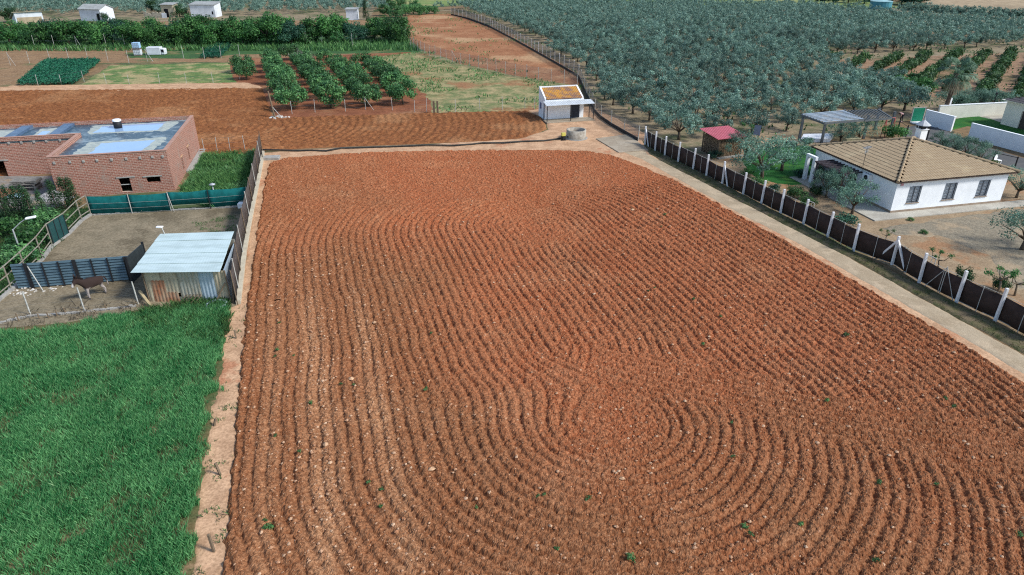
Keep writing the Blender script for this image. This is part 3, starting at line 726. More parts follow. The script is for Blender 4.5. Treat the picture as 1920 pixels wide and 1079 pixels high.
for nm, A, mt in (('crown', V, mat_leaf('palm_leaf', (.025, .085, .045), (.26, .43, .27), .25)), ('dead_fronds', D, M_dry)):
    A = np.array(A).reshape(-1, 3); sh = np.repeat(np.random.default_rng(2).random(len(A)//4), 4)
    link(nm, np_mesh(nm, A, np.arange(len(A)).reshape(-1, 4), {'shade': sh}), mt, t)

# ---- garden left of the paddock
for i, (q, s) in enumerate([((-14, 408), 1.0), ((14, 412), 1.15), ((40, 408), 1.25), ((62, 410), 1.2), ((22, 400), 1.1), ((52, 398), 1.1), ((108, 396), 1.25), ((128, 392), 1.3), ((142, 390), 1.25), ((84, 404), 1.0)]):
    plant('conifer', 'cypress', 'bushy dark green cypress in the row before the brick house', 'conifer', G2(q), s*.78, 'cypresses before the brick house')
for q, s, l in [((98, 430), 1.5, 'leafy dark green shrub behind the corner of the pipe fence'), ((64, 470), 1.6, 'dense green shrub behind the pipe fence left of the green gate'), ((38, 500), 1.5, 'dark shrub under the street lamp'), ((0, 450), 1.6, 'round green shrub at the left edge of the photo'), ((6, 520), 1.4, 'dark green shrub behind the near end of the pipe fence')]:
    plant('bush', 'shrub', l, 'shrub', G2(q), s, None, M_hedge if 'round' in l or 'dense' in l else M_orange)

# ---- grass and weeds
def blades(name, poly, dens, h, wd, mat, seed, lean=.35, mask=None, edge=.05, z0=.03, kind='stuff', rag=.6):
    P = np.array(poly); rg = np.random.default_rng(seed); x0, y0 = P.min(0); x1, y1 = P.max(0)
    n = int(dens*(x1-x0)*(y1-y0)); x = rg.uniform(x0, x1, n); y = rg.uniform(y0, y1, n)
    k = (sdist(x, y, poly)+(fbm(x/.7, y/.7, seed)-.5)*rag > edge) & (np.abs(x) < (y*math.cos(PIT)+CAM_H*math.sin(PIT))*.78+1)
    if mask is not None: k &= mask(x, y, rg)
    x = x[k]; y = y[k]; n = len(x)
    hh = h*rg.uniform(.5, 1.15, n)*(.65+.7*fbm(x/1.7, y/1.7, seed+5, 3))
    a = rg.uniform(0, 6.28, n); b = a+rg.normal(1.57, .5, n); ln = lean*rg.random(n)
    lx = np.cos(b)*ln*hh+.10*hh; ly = np.sin(b)*ln*hh-.05*hh
    wx = np.cos(a)*wd/2; wy = np.sin(a)*wd/2
    z = np.full(n, z0)
    V = np.stack([np.stack([x-wx, y-wy, z], 1), np.stack([x+wx, y+wy, z], 1), np.stack([x+wx*.7+lx*.4, y+wy*.7+ly*.4, z+hh*.6], 1), np.stack([x+lx, y+ly, z+hh], 1)], 1)
    cl = np.clip(.10+.75*fbm(x/1.1, y/1.1, seed+9, 4)+rg.normal(0, .3, n)-.1, 0, 1)
    o = link(name, np_mesh(name, V.reshape(-1, 3), np.arange(4*n).reshape(n, 4), {'shade': np.repeat(cl, 4)}, True), mat)
    return tag(o, None, None, None, kind)
gapm = lambda x, y, rg: rg.random(len(x)) < .25+.75*sst(.38, .52, fbm(x/.6, y/1.3, 91, 4))
cropP = [G2(p) for p in [(-70, 650), (0, 630), (140, 612), (280, 586), (420, 570), (422, 620), (412, 700), (388, 800), (366, 960), (352, 1130), (-110, 1130), (-80, 800)]]
tag(blades('crop_grass', cropP, 1250, .36, .016, M_grass, 301, .5, gapm, rag=1.5), 'tall blue green cereal crop in the near left field', 'crop')
tag(blades('crop_stalks', cropP, 70, .40, .015, M_straw, 320, .5, lambda x, y, rg: rg.random(len(x)) < .25+.75*sst(.5, .66, fbm(x/1.6, y/2.6, 82, 4))), 'yellowing stalks scattered through the cereal crop', 'crop')
tag(blades('weedy_grass', [G2(p) for p in [(225, 596), (430, 552), (436, 600), (424, 650), (330, 640), (270, 610)]], 380, .42, .03, M_weed, 302, .7, lambda x, y, rg: rg.random(len(x)) < .25+.75*sst(.35, .55, fbm(x/.9, y/.9, 95, 3))), 'bright weeds growing against the front of the metal shed', 'weeds')
tag(blades('weed_cover', ALLP['weedy_plot'], 260, .42, .035, M_weed, 303, .8, lambda x, y, rg: rg.random(len(x)) < .15+.85*sst(.40, .58, fbm(x/1.4, y/1.4, 94, 4))), 'rank green weeds beside the brick house', 'weeds')
tag(blades('dry_weed_cover', ALLP['weedy_plot'], 90, .38, .04, M_straw, 321, .9, lambda x, y, rg: fbm(x/1.6, y/1.6, 81, 4) > .5), 'yellowing weeds mixed into the plot beside the brick house', 'weeds')
tag(blades('verge_grass', ALLP['track_verge'], 130, .14, .03, mat_leaf('verge_blade', (.03, .05, .018), (.10, .12, .04), .2), 304, .9, lambda x, y, rg: fbm(x/.8, y/.8, 93, 3) > .42), 'dark grass verge under the brown mesh fence', 'grass')
tag(blades('garden_grass', ALLP['garden'], 90, .25, .035, M_weed, 305, .8), 'rough grass in the garden left of the paddock', 'grass')
tag(blades('paddock_weeds', [G2(p) for p in [(345, 420), (440, 405), (455, 420), (440, 445), (380, 450)]], 140, .16, .03, M_weed, 306, .9, lambda x, y, rg: fbm(x/.9, y/.6, 97, 3) > .52), 'thin weed patches on the bare paddock', 'weeds')
tag(blades('dry_stalks', [G2(p) for p in [(60, 585), (270, 565), (280, 590), (130, 608), (0, 622), (0, 612)]], 45, .40, .03, M_dry, 307, 1.2, lambda x, y, rg: fbm(x/.7, y/.7, 99, 3) > .46), 'dry pale stalks along the near paddock fence', 'weeds')
tag(blades('bank_grass', [G2(p) for p in [(-40, 86), (765, 76), (790, 96), (620, 97), (-40, 97)]], 7, .9, .22, M_weed, 308, .8), 'rough grass below the hedge', 'grass')
tag(blades('meadow_weeds', ALLP['pale_meadow'], 5, .40, .16, M_weed, 309, 1.0, lambda x, y, rg: fbm(x/4, y/4, 89, 4) > .54), 'scattered weeds on the pale meadow', 'weeds')
tag(blades('border_weeds', ALLP['sandy_border'], 110, .16, .03, M_weed, 310, 1.0, lambda x, y, rg: fbm(x/.45, y/.45, 87, 3) > .62), 'small weeds on the sandy border of the field', 'weeds')
tag(blades('slope_weeds', ALLP['red_slope'], 1.5, .4, .2, M_weed, 311, 1.0, lambda x, y, rg: fbm(x/5, y/5, 85, 4) > .60), 'scattered weeds on the red slope', 'weeds')
tag(blades('grove_weeds', ALLP['grove_floor'], .8, .4, .25, M_weed, 312, 1.0, lambda x, y, rg: fbm(x/6, y/6, 83, 4) > .55), 'weeds between the olive trees', 'weeds')
def veg_plot(name, px, n, h, L, seed, label, cat, mat=M_veg):
    poly = [G2(p) for p in px]; P = np.array(poly); rg = np.random.default_rng(seed)
    x = rg.uniform(P[:, 0].min(), P[:, 0].max(), n*2); y = rg.uniform(P[:, 1].min(), P[:, 1].max(), n*2)
    k = sdist(x, y, poly)+(fbm(x, y, seed)-.5)*.6 > 0; x = x[k]; y = y[k]
    rowp = .5+.5*np.cos(2*math.pi*(x*AX+y*AY)/1.1)
    cl = [(a, c, .18+h*.55*(.5+.6*r), .32, .32, h*.5, 16, .25+.4*r) for a, c, r in zip(x, y, rowp)]
    V, F, s = leaf_cloud(name, cl, L, L*.5, seed, .6, .5, .3)
    o = link(name, np_mesh(name, V, F, {'shade': s}, True), mat); tag(o, label, cat, None, 'stuff')
veg_plot('vegetable_crop', [(88, 116), (190, 116), (140, 160), (32, 162)], 2600, .65, .27, 21, 'dense dark green vegetable crop on a square plot', 'vegetables')
veg_plot('vegetable_rows', [(400, 86), (440, 82), (415, 110), (375, 112)], 700, .6, .27, 22, 'short blue green vegetable rows near the water tanks', 'vegetables')
# seedlings on the ploughed soil
wm = []
for i in range(3):
    V, F, s = leaf_cloud('weed', [(rnd.uniform(-.1, .1), rnd.uniform(-.1, .1), .10, .13, .13, .09, 26, .35) for _ in range(3)], .13, .05, 40+i, .5, .8, .2)
    wm.append(np_mesh('weed', V, F, {'shade': s}, True))
for x, y, s in [(798, 738, 1.1), (522, 664, 1.1), (525, 612, .7), (517, 675, .7), (810, 632, .8), (1008, 940, .8), (1186, 1055, 1.5), (1102, 944, 1.1), (1315, 652, 1.0), (1585, 636, 1.4), (1246, 408, 1.1), (1300, 568, 1.0), (1228, 546, .6), (1215, 552, .7), (1160, 540, .7), (1185, 398, .8), (690, 912, .9), (717, 928, .9), (506, 1000, 1.6), (500, 985, .9), (715, 958, .8), (1018, 935, .8), (1042, 1040, .9), (1397, 996, 1.2), (1405, 1010, .9), (1497, 990, 1.0), (1546, 758, 1.1), (1642, 912, 1.1), (1752, 916, .8), (1785, 770, 1.0), (1770, 755, .9), (1908, 1012, 1.0), (586, 763, 1.0), (640, 728, .8), (552, 674, .7), (664, 728, .7), (518, 825, .8), (562, 856, .8), (1373, 864, .7), (1370, 800, .8), (1240, 430, .6), (1350, 600, .8), (1640, 1060, 1.0), (893, 960, .7)]:
    o = link('weed', wm[rnd.randrange(3)], M_weed if s < 1.3 else M_hedge); o.location = (*G2((x, y)), .20); o.scale = (s*.75, s*.75, s*.75); o.rotation_euler = (0, 0, rnd.uniform(0, 6))
    tag(o, 'small green weed seedling growing on the ploughed red soil', 'weed', 'weeds on the ploughed field')
# ------------------------------------------------------------------ building materials
def mat_brick(name, c1, c2, mortar, w=.34, h=.14):
    m, nt, b = newmat(name, .92, .1); co = coords(nt, False)
    sp = node(nt, 'ShaderNodeSeparateXYZ'); nt.links.new(co, sp.inputs[0])
    ad = node(nt, 'ShaderNodeMath', operation='ADD'); nt.links.new(sp.outputs[0], ad.inputs[0]); nt.links.new(sp.outputs[1], ad.inputs[1])
    cb = node(nt, 'ShaderNodeCombineXYZ'); nt.links.new(ad.outputs[0], cb.inputs[0]); nt.links.new(sp.outputs[2], cb.inputs[1])
    br = node(nt, 'ShaderNodeTexBrick'); nt.links.new(cb.outputs[0], br.inputs['Vector'])
    br.inputs['Scale'].default_value = 1; br.inputs['Brick Width'].default_value = w; br.inputs['Row Height'].default_value = h
    br.inputs['Mortar Size'].default_value = .016; br.inputs['Color1'].default_value = (*c1, 1); br.inputs['Color2'].default_value = (*c2, 1); br.inputs['Mortar'].default_value = (*mortar, 1)
    n = noise(nt, co, 1.1, 6, .7); c = mix(nt, ramp(nt, n, .50, .72), br.outputs[0], (.36, .27, .22))
    c = mix(nt, ramp(nt, noise(nt, co, 7, 4, .7), .3, .75), c, mix(nt, 1.0, c, (.68, .66, .65), 'MULTIPLY'))
    nt.links.new(c, b.inputs['Base Color']); bump(nt, b, br.outputs[1], -.4, .01); return m
M_brick = mat_brick('hollow_brick', (.41, .178, .128), (.30, .128, .092), (.55, .42, .34))
M_conc = mat_plain('rough_concrete', (.36, .35, .32), (.26, .255, .24), 3, .9, .2, 0, .4)
M_white = mat_plain('whitewash', (.84, .875, .90), (.77, .805, .83), 1.2, .85, .2, 0, .15, 60)
M_whiteb = mat_plain('white_render', (.84, .865, .885), (.76, .785, .805), 1.0, .85)
M_cream = mat_plain('cream_render', (.72, .71, .62), (.64, .63, .55), 1.0, .85)
M_plinth = mat_plain('plinth_render', (.33, .26, .195), (.26, .20, .15), 2, .9)
M_dark = mat_plain('dark_opening', (.012, .013, .016), None, 3, .9, .1)
M_glass = mat_plain('window_glass', (.50, .57, .63), (.38, .45, .52), 2, .08, .8)
M_iron = mat_plain('black_iron', (.02, .022, .026), None, 4, .6, .3)
M_grille = mat_plain('grey_grille', (.13, .15, .18), None, 4, .6, .3)
M_galv = mat_plain('galvanised_steel', (.44, .47, .49), (.34, .36, .37), 3, .5, .5, .3)
M_post = mat_plain('white_concrete_post', (.74, .75, .76), (.60, .61, .61), 5, .85)
M_pale = mat_plain('pale_metal_post', (.46, .47, .44), (.34, .34, .31), 5, .7)
M_netb = mat_net('brown_shade_mesh', (.058, .041, .036), .97)
M_netg = mat_net('green_shade_mesh', (.010, .135, .135), .96)
M_nett = mat_net('weathered_mesh', (.115, .095, .085), .78)
M_netw = mat_net('wire_mesh', (.26, .24, .22), .28)
M_wood = mat_plain('weathered_wood', (.20, .15, .10), (.12, .09, .065), 4, .9, .1, 0, .5, 20, vec=(1, 1, 8))
M_tile = None

def wall(m, a0, a1, t0, t1, z0, z1, holes, axis='x'):
    """wall slab with rectangular holes (a0,a1,z0,z1) cut right through"""
    xs = sorted({a0, a1, *[h[0] for h in holes], *[h[1] for h in holes]}); zs = sorted({z0, z1, *[h[2] for h in holes], *[h[3] for h in holes]})
    for i in range(len(xs)-1):
        run = None
        for j in range(len(zs)-1):
            cx = (xs[i]+xs[i+1])/2; cz = (zs[j]+zs[j+1])/2
            solid = not any(h[0] < cx < h[1] and h[2] < cz < h[3] for h in holes)
            if solid:
                run = [zs[j], zs[j+1]] if run is None else [run[0], zs[j+1]]
            if (not solid or j == len(zs)-2) and run:
                if axis == 'x': m.box(xs[i], xs[i+1], t0, t1, run[0], run[1])
                else: m.box(t0, t1, xs[i], xs[i+1], run[0], run[1])
                run = None
    return m
def quadsheet(m, poly, z): return m.add([(p[0], p[1], z) for p in poly], [tuple(range(len(poly)))])
def ragged(poly, amp, seed, step=.35):
    q = densify(poly, step); rg = np.random.default_rng(seed)
    return [(p[0]+rg.normal(0, amp), p[1]+rg.normal(0, amp)) for p in q]

# ------------------------------------------------------------------ unfinished brick building
A0 = G((325), 357); T = thing('brick_building', 'unfinished flat roofed brick building with puddles on its roof', 'building', A0[:2], R(13.5))
HB = 3.45; DB = 13.2
w = MB()
wall(w, -8.8, .15, 0, .25, -.1, HB, [(-4.0, -3.15, .15, 1.36), (-1.88, -.80, .80, 1.30)])
wall(w, .25, DB, -.10, .15, -.1, HB, [(4.45, 5.0, .45, 1.55), (7.6, 8.15, .45, 1.65)], 'y')
wall(w, .25, 7.7, -8.8, -8.55, -.1, HB, [], 'y')
wall(w, -34, -8.55, 7.7, 7.95, -.1, HB, [(-17.0, -15.3, -.1, 1.42)])
w.box(-34, -.10, DB-.25, DB, -.1, HB); w.box(-34, -33.75, 7.95, DB-.25, -.1, HB)
w.build('wall', M_brick, T)
m, nt, bs = newmat('wet_roof', .35, .6); co = coords(nt, False)
c = mix(nt, ramp(nt, noise(nt, co, .55, 6, .7), .46, .66), (.03, .065, .095), (.24, .31, .34)); c = mix(nt, ramp(nt, noise(nt, co, 3, 5, .7), .55, .75), c, (.33, .36, .33))
nt.links.new(c, bs.inputs['Base Color']); M_roofwet = m
b = MB(); b.box(-8.55, -.10, .25, 7.7, 2.95, 3.12); b.box(-33.75, -.10, 7.7, DB-.25, 2.95, 3.12); b.build('roof', M_roofwet, T)
M_water = mat_plain('rain_water', (.29, .44, .66), (.33, .48, .68), .6, .06, .9)  # sky reflection is put into the pale blue base colour
M_stain = mat_plain('lime_stain', (.42, .46, .40), (.26, .31, .31), 2.5, .6, .4)
for poly, sd_n in (([(-8.4, 8.9), (-1.5, 8.5), (-1.0, 12.5), (-8.8, 12.3)], 1), ([(-7.6, 1.0), (-1.2, .7), (-.9, 6.2), (-7.4, 5.8)], 2), ([(-17.5, 8.3), (-14.6, 8.3), (-14.8, 12.2), (-17.5, 12.2)], 3), ([(-13.0, 8.2), (-11.6, 8.2), (-11.6, 12.2), (-13.2, 12.2)], 6)):
    b = MB(); quadsheet(b, ragged(poly, .12, sd_n), 3.124); b.build('roof_stain', M_stain, T)
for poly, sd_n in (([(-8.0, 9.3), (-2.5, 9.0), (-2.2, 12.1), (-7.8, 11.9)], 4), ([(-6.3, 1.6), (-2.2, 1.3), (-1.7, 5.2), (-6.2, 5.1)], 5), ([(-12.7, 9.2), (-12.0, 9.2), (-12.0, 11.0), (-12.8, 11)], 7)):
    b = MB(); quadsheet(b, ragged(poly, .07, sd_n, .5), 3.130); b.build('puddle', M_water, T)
M_coping = mat_plain('brick_coping', (.42, .25, .19), (.32, .19, .15), 3, .9)
b = MB(); b.box(-8.85, .19, -.04, .27, HB, HB+.04); b.box(-.12, .19, .27, DB, HB, HB+.04); b.box(-8.85, -8.53, .27, 7.68, HB, HB+.04); b.box(-34, -8.53, 7.68, 7.97, HB, HB+.04); b.build('coping', M_coping, T)
for x in (-14.6, -11.0):
    b = MB(); b.box(x-.45, x+.45, 7.97, DB-.27, 3.12, 3.34); b.build('roof_beam', mat_plain('tar_sheet', (.06, .11, .19), (.10, .16, .25), 1, .4, .5), T)
for x in (-8.35, -7.2, -6.2, -5.2, -4.1, -3.0, -1.95, -1.0, -.2):
    b = MB(); b.box(x-.10, x+.10, -.07, -.002, 2.86, 3.08); b.build('beam_end', M_conc, T, bevel=.03)
for x in (-17.5, -16.5, -15.4, -14.4, -13.4, -12.4, -11.4, -10.3, -9.4):
    b = MB(); b.box(x-.10, x+.10, 7.63, 7.698, 2.86, 3.08); b.build('beam_end', M_conc, T, bevel=.03)
for x0, x1, y, z in ((-4.15, -2.7, 0, 1.36), (-2.1, -.6, 0, 1.30), (-17.3, -14.9, 7.7, 1.42)):
    b = MB(); b.box(x0, x1, y-.05, y-.002, z, z+.10); b.build('lintel', M_conc, T)
for y in (4.3, 7.45):
    b = MB(); b.box(.152, .20, y, y+.85, 1.60 if y < 5 else 1.70, 1.70 if y < 5 else 1.80); b.build('lintel', M_sand, T)
b = MB(); b.box(-3.98, -3.17, .10, .14, .72, .78); b.build('window_bar', M_pale, T)
b = MB(); b.box(.16, .75, 5.2, 12.8, -.1, .16); b.build('plinth', M_conc, T, bevel=.02)
v = thing('roof_vent', 'black drum vent standing in the puddle on the brick building roof', 'vent', tuple(G(222, 240, 3.13)), R(13.5))
b = MB(); b.lathe([(0, 0), (.36, 0), (.38, .62), (0, .64)], n=14); b.build('drum', M_iron, v, True)
b = MB(); b.lathe([(.39, .64), (.40, .76), (.3, .82), (0, .84)], n=14); b.build('cap', M_whiteb, v, True)

# building site clutter
t = thing('pallet_stack', 'stack of grey wooden pallets and boards by the brick building', 'pallets', G2((52, 356)), R(10))
rg = random.Random(3)
for k in range(7):
    b = MB(); dx, dy = rg.uniform(-.12, .12), rg.uniform(-.1, .1)
    for i in range(6): b.box(-1.0+dx, 1.0+dx, -.6+dy+i*.21, -.6+dy+i*.21+.15, .10+k*.13, .13+k*.13)
    for i in range(3): b.box(-1.0+dx+i*.92, -.84+dx+i*.92, -.58+dy, .58+dy, .0+k*.13, .098+k*.13)
    b.build('pallet', mat_plain('grey_wood', (.27, .26, .23), (.18, .17, .155), 4, .9) if k == 0 else bpy.data.materials['grey_wood'], t)
def heap(name, px, r, h, mat, label, cat, seed, n=500, sz=.09):
    rg = np.random.default_rng(seed); a = rg.uniform(0, 6.28, n); q = r*np.sqrt(rg.random(n)); c = G2(px)
    p = np.stack([c[0]+q*np.cos(a), c[1]+q*np.sin(a)*.7, h*(1-(q/r)**1.3)*rg.uniform(.7, 1, n)], 1)
    B_ = rocks(name, p, rg.uniform(.6, 1.3, n)*sz, mat, seed); tag(B_, label, cat, None, 'stuff')
M_shade = lambda name, a, b_: (lambda q: (q[1].links.new(mix(q[1], attr(q[1], 'shade'), a, b_), q[2].inputs['Base Color']), q[0])[1])(newmat(name, .9, .15))
heap('brick_heap', (12, 366), 1.5, .5, M_shade('broken_brick', (.36, .13, .08), (.44, .22, .15)), 'heap of loose red bricks at the left edge', 'bricks', 1, 420, .12)
heap('gravel_heap', (104, 372), 1.5, .7, M_shade('grey_gravel', (.24, .24, .25), (.36, .36, .36)), 'heap of grey gravel at the corner of the brick building', 'gravel', 2, 1500, .09)
heap('white_stones', (62, 540), 1.9, .12, M_shade('white_stone', (.36, .34, .30), (.58, .56, .52)), 'white stones along the foot of the dark metal barrier', 'stones', 3, 90, .10)
t = MB(); rg = np.random.default_rng(8)
for i in range(7):
    for j in range(6): t.v.append((i*.22-.7, j*.2-.5, .25+.18*rg.random()-.05*abs(i-3)))
for i in range(6):
    for j in range(5): t.f.append((i*6+j, (i+1)*6+j, (i+1)*6+j+1, i*6+j+1))
o = t.build('tarp', mat_plain('blue_tarp', (.30, .46, .58), (.4, .55, .64), 3, .6), None, True); o.location = (*G2((30, 372)), 0)
md = o.modifiers.new('s', 'SOLIDIFY'); md.thickness = .02
tag(o, 'crumpled pale blue tarpaulin beside the pallet stack', 'tarpaulin')

# ------------------------------------------------------------------ white villa
H0 = G(1668, 402); T = thing('white_house', 'white single storey house with a brown tiled pyramid roof', 'house', H0[:2], R(13.6))
HW, HD, HZ = 10.4, 10.0, 2.66
wins = [(1.25, 2.35), (4.55, 5.65), (7.72, 8.80)]
w = MB(); wall(w, 0, HW, 0, .25, .28, HZ, [(a, b_, .80, 2.13) for a, b_ in wins])
wall(w, .25, HD, 0, .25, .28, HZ, [(4.35, 5.4, .28, 1.95), (7.6, 8.8, .28, 1.75)], 'y')
wall(w, .25, HD, HW-.25, HW, .28, HZ, [], 'y'); w.box(.25, HW-.25, HD-.25, HD, .28, HZ); w.build('wall', M_white, T)
b = MB(); b.box(-.02, HW+.02, -.02, HD+.02, 0, .28); b.build('plinth', M_plinth, T)
for a, b_ in wins:
    f = MB(); 
    for q in ((a, a+.06, .80, 2.13), (b_-.06, b_, .80, 2.13), (a+.06, b_-.06, .80, .86), (a+.06, b_-.06, 2.07, 2.13), ((a+b_)/2-.03, (a+b_)/2+.03, .86, 2.07)): f.box(q[0], q[1], .10, .16, q[2], q[3])
    fr = f.build('window', M_iron, T)
    g = MB(); g.box(a+.06, b_-.06, .13, .14, .86, 2.07); g.build('glass', M_glass, fr)
    g = MB()
    for i in range(10): x = a+.02+(b_-a-.04)*i/9; g.box(x-.010, x+.010, -.035, -.015, .76, 2.16)
    for z in (.80, 1.06, 1.32, 1.60, 1.86, 2.12): g.box(a, b_, -.014, .004, z-.012, z+.012)
    g.build('window_grille', M_grille, fr)
    g = MB(); g.box(a-.06, b_+.06, -.07, .10, .74, .798); g.build('sill', M_plinth, fr)
b = MB(); b.box(.20, .24, 4.38, 5.37, .28, 1.93); b.build('door', mat_plain('dark_door', (.05, .035, .03), None, 4, .6), T)
b = MB(); b.box(.20, .24, 7.62, 8.78, .28, 1.74); b.build('porch_door', mat_plain('pale_door', (.32, .34, .35), None, 4, .6), T)
b = MB(); b.box(-.34, -.002, 2.65, 3.45, 1.82, 2.34); b.build('air_conditioner', M_whiteb, T, bevel=.03)
b = MB(); b.lathe([(.0, .0), (.2, .0), (.2, .02), (.0, .02)], n=14); fo = b.build('fan_grille', M_iron, T.children[-1]); fo.rotation_euler = (0, R(-90), 0); fo.location = (-.345, 3.0, 2.08)
b = MB(); b.box(.30, .52, -.07, -.002, 2.28, 2.52); b.build('alarm_box', mat_plain('alarm_plastic', (.5, .12, .16), (.6, .5, .5), 8, .5), T)
# tiled roof
m, nt, bs = newmat('roof_tile', .9, .15); co = coords(nt, False)
c = mix(nt, ramp(nt, noise(nt, co, 6, 5, .7), .32, .68), (.375, .285, .18), (.305, .23, .145)); c = mix(nt, ramp(nt, noise(nt, co, .7, 5, .7), .5, .68), c, (.41, .325, .205))
c = mix(nt, ramp(nt, noise(nt, co, 13, 2), .62, .74), c, (.22, .155, .10)); nt.links.new(c, bs.inputs['Base Color']); M_tile = m
def hip_roof(x0, x1, y0, y1, z0, apex, pitch=.24, course=.42, amp=.03):
    Vs = []; Fs = []; nb = 0
    corners = [(x0, y0), (x1, y0), (x1, y1), (x0, y1)]
    for k in range(4):
        a = np.array([*corners[k], z0]); b_ = np.array([*corners[(k+1) % 4], z0]); ap = np.array(apex, float)
        e = b_-a; L = np.linalg.norm(e); e /= L; foot = a+e*np.dot(ap-a, e); up = ap-foot; S_ = np.linalg.norm(up); up /= S_; n = np.cross(e, up)
        f0 = np.dot(ap-a, e)
        ss = np.arange(0, L+.001, pitch/6); ts = []
        nc = int(S_/course)+1
        for c in range(nc): ts += [c*course+.001, min((c+1)*course, S_)-.004]
        ts = np.array(ts); SS, TT = np.meshgrid(ss, ts)
        lo = TT/S_*f0; hi = L-(TT/S_)*(L-f0); SC = np.clip(SS, lo, hi)
        ph = (np.arange(len(ts)) % 2)
        z = amp*np.abs(np.cos(math.pi*SC/pitch))**.8+np.where(ph[:, None] == 0, .024, .0)
        P = a+SC[..., None]*e+TT[..., None]*up+z[..., None]*n
        i = np.arange((len(ts)-1)*len(ss)).reshape(len(ts)-1, len(ss))[:, :-1].ravel()
        F = np.stack([i, i+1, i+1+len(ss), i+len(ss)], 1)
        inside = ((SS > lo-pitch/6) & (SS < hi+pitch/6)).ravel(); F = F[inside[F].all(1)]
        Vs.append(P.reshape(-1, 3)); Fs.append(F+nb); nb += P.size//3
    return np.concatenate(Vs), np.concatenate(Fs)
rx0, rx1, ry0, ry1, rz = -.32, HW+.62, -.30, HD+.45, 2.68; AP = (5.35, 5.3, 4.32)
V, F = hip_roof(rx0, rx1, ry0, ry1, rz, AP); rf = link('roof', np_mesh('roof', V, F, None, False), M_tile, T)
b = MB(); b.box(rx0+.03, rx1-.03, ry0+.03, ry1-.03, 2.56, 2.665); b.build('eaves', mat_plain('dark_eaves', (.07, .05, .042), None, 4, .8), T)
b = MB()
for cx_, cy_ in ((rx0, ry0), (rx1, ry0), (rx1, ry1), (rx0, ry1)):
    n = 18
    for i in range(n):
        p = Vector((cx_, cy_, rz)).lerp(Vector(AP), i/n); q = Vector((cx_, cy_, rz)).lerp(Vector(AP), (i+1.15)/n)
        b.tube([p+Vector((0, 0, .05)), q+Vector((0, 0, .035))], [.115, .095], 8)
b.build('ridge_tiles', M_tile, rf)
b = MB(); b.box(8.1, 8.75, 7.3, 7.95, 3.0, 4.35); b.box(8.04, 8.81, 7.24, 8.01, 4.35, 4.42); ch = b.build('chimney', M_white, T)
b = MB()
for x, y in ((8.12, 7.32), (8.73, 7.32), (8.73, 7.93), (8.12, 7.93)): b.box(x-.04, x+.04, y-.04, y+.04, 4.42, 4.72)
b.box(8.22, 8.63, 7.42, 7.83, 4.42, 4.7); b.build('chimney_pot', M_iron, ch)
b = MB(); b.lathe([(.62, 4.72), (.60, 4.76), (.06, 5.14), (.04, 5.34), (0, 5.36)], (8.42, 7.62, 0), 8); b.build('chimney_cap', M_galv, ch)
# slatted porch roof
pg = MB(); 
for i in range(9): y = 3.9+i*.44; pg.box(-1.85, -.002, y-.05, y+.05, 2.14, 2.26)
pg.build('porch_slats', mat_plain('dark_beam', (.045, .035, .04), (.08, .07, .08), 4, .7), T)
b = MB(); b.box(-1.70, -1.55, 3.8, 7.55, 2.02, 2.138); b.box(-1.70, -1.55, 7.3, 7.45, .1, 2.02); b.box(-1.70, -1.55, 3.9, 4.05, .1, 2.02); b.build('porch_frame', bpy.data.materials['dark_beam'], T)
b = MB()
for i in range(13):
    a0 = math.pi*i/12; a1 = math.pi*(i+1)/12
b.box(-1.5, -1.25, 7.9, 8.25, .1, 2.2); b.box(-1.5, -1.25, 8.9, 9.2, .1, 2.2); b.box(-1.5, -1.25, 7.9, 9.2, 2.2, 2.42); b.build('porch_arch', M_white, T)
an = thing('aerial', 'thin television aerial standing at the left eaves of the white house', 'aerial', tuple(H0[:2]+np.array([math.cos(R(13.6))*(-.2)-math.sin(R(13.6))*3.75, math.sin(R(13.6))*(-.2)+math.cos(R(13.6))*3.75])), R(40))
b = MB(); b.tube([(0, 0, 2.2), (0, 0, 4.35)], .022, 5); b.build('mast', M_iron, an)
b = MB(); b.tube([(-.5, 0, 4.3), (.5, 0, 4.3)], .018, 4)
for i in range(8): b.tube([(-.45+i*.13, -.22, 4.3), (-.45+i*.13, .22, 4.3)], .014, 4)
b.tube([(-.3, 0, 4.0), (.3, 0, 4.0)], .016, 4)
for i in range(5): b.tube([(-.25+i*.12, 0, 3.82), (-.25+i*.12, 0, 4.18)], .014, 4)
b.build('antenna', M_galv, an)
ca, sa = math.cos(R(13.6)), math.sin(R(13.6))
def HL(x, y): return (H0[0]+x*ca-y*sa, H0[1]+x*sa+y*ca)
b = MB(); b.prism([HL(-2.3, -1.15), HL(22, -1.15), HL(22, -.02), HL(HW+.03, -.02), HL(HW+.03, -.021), HL(-.03, -.03), HL(-.03, 9.9), HL(-2.3, 9.9)], -.1, .12); b.build('house_terrace', M_terr, None)['kind'] = 'structure'

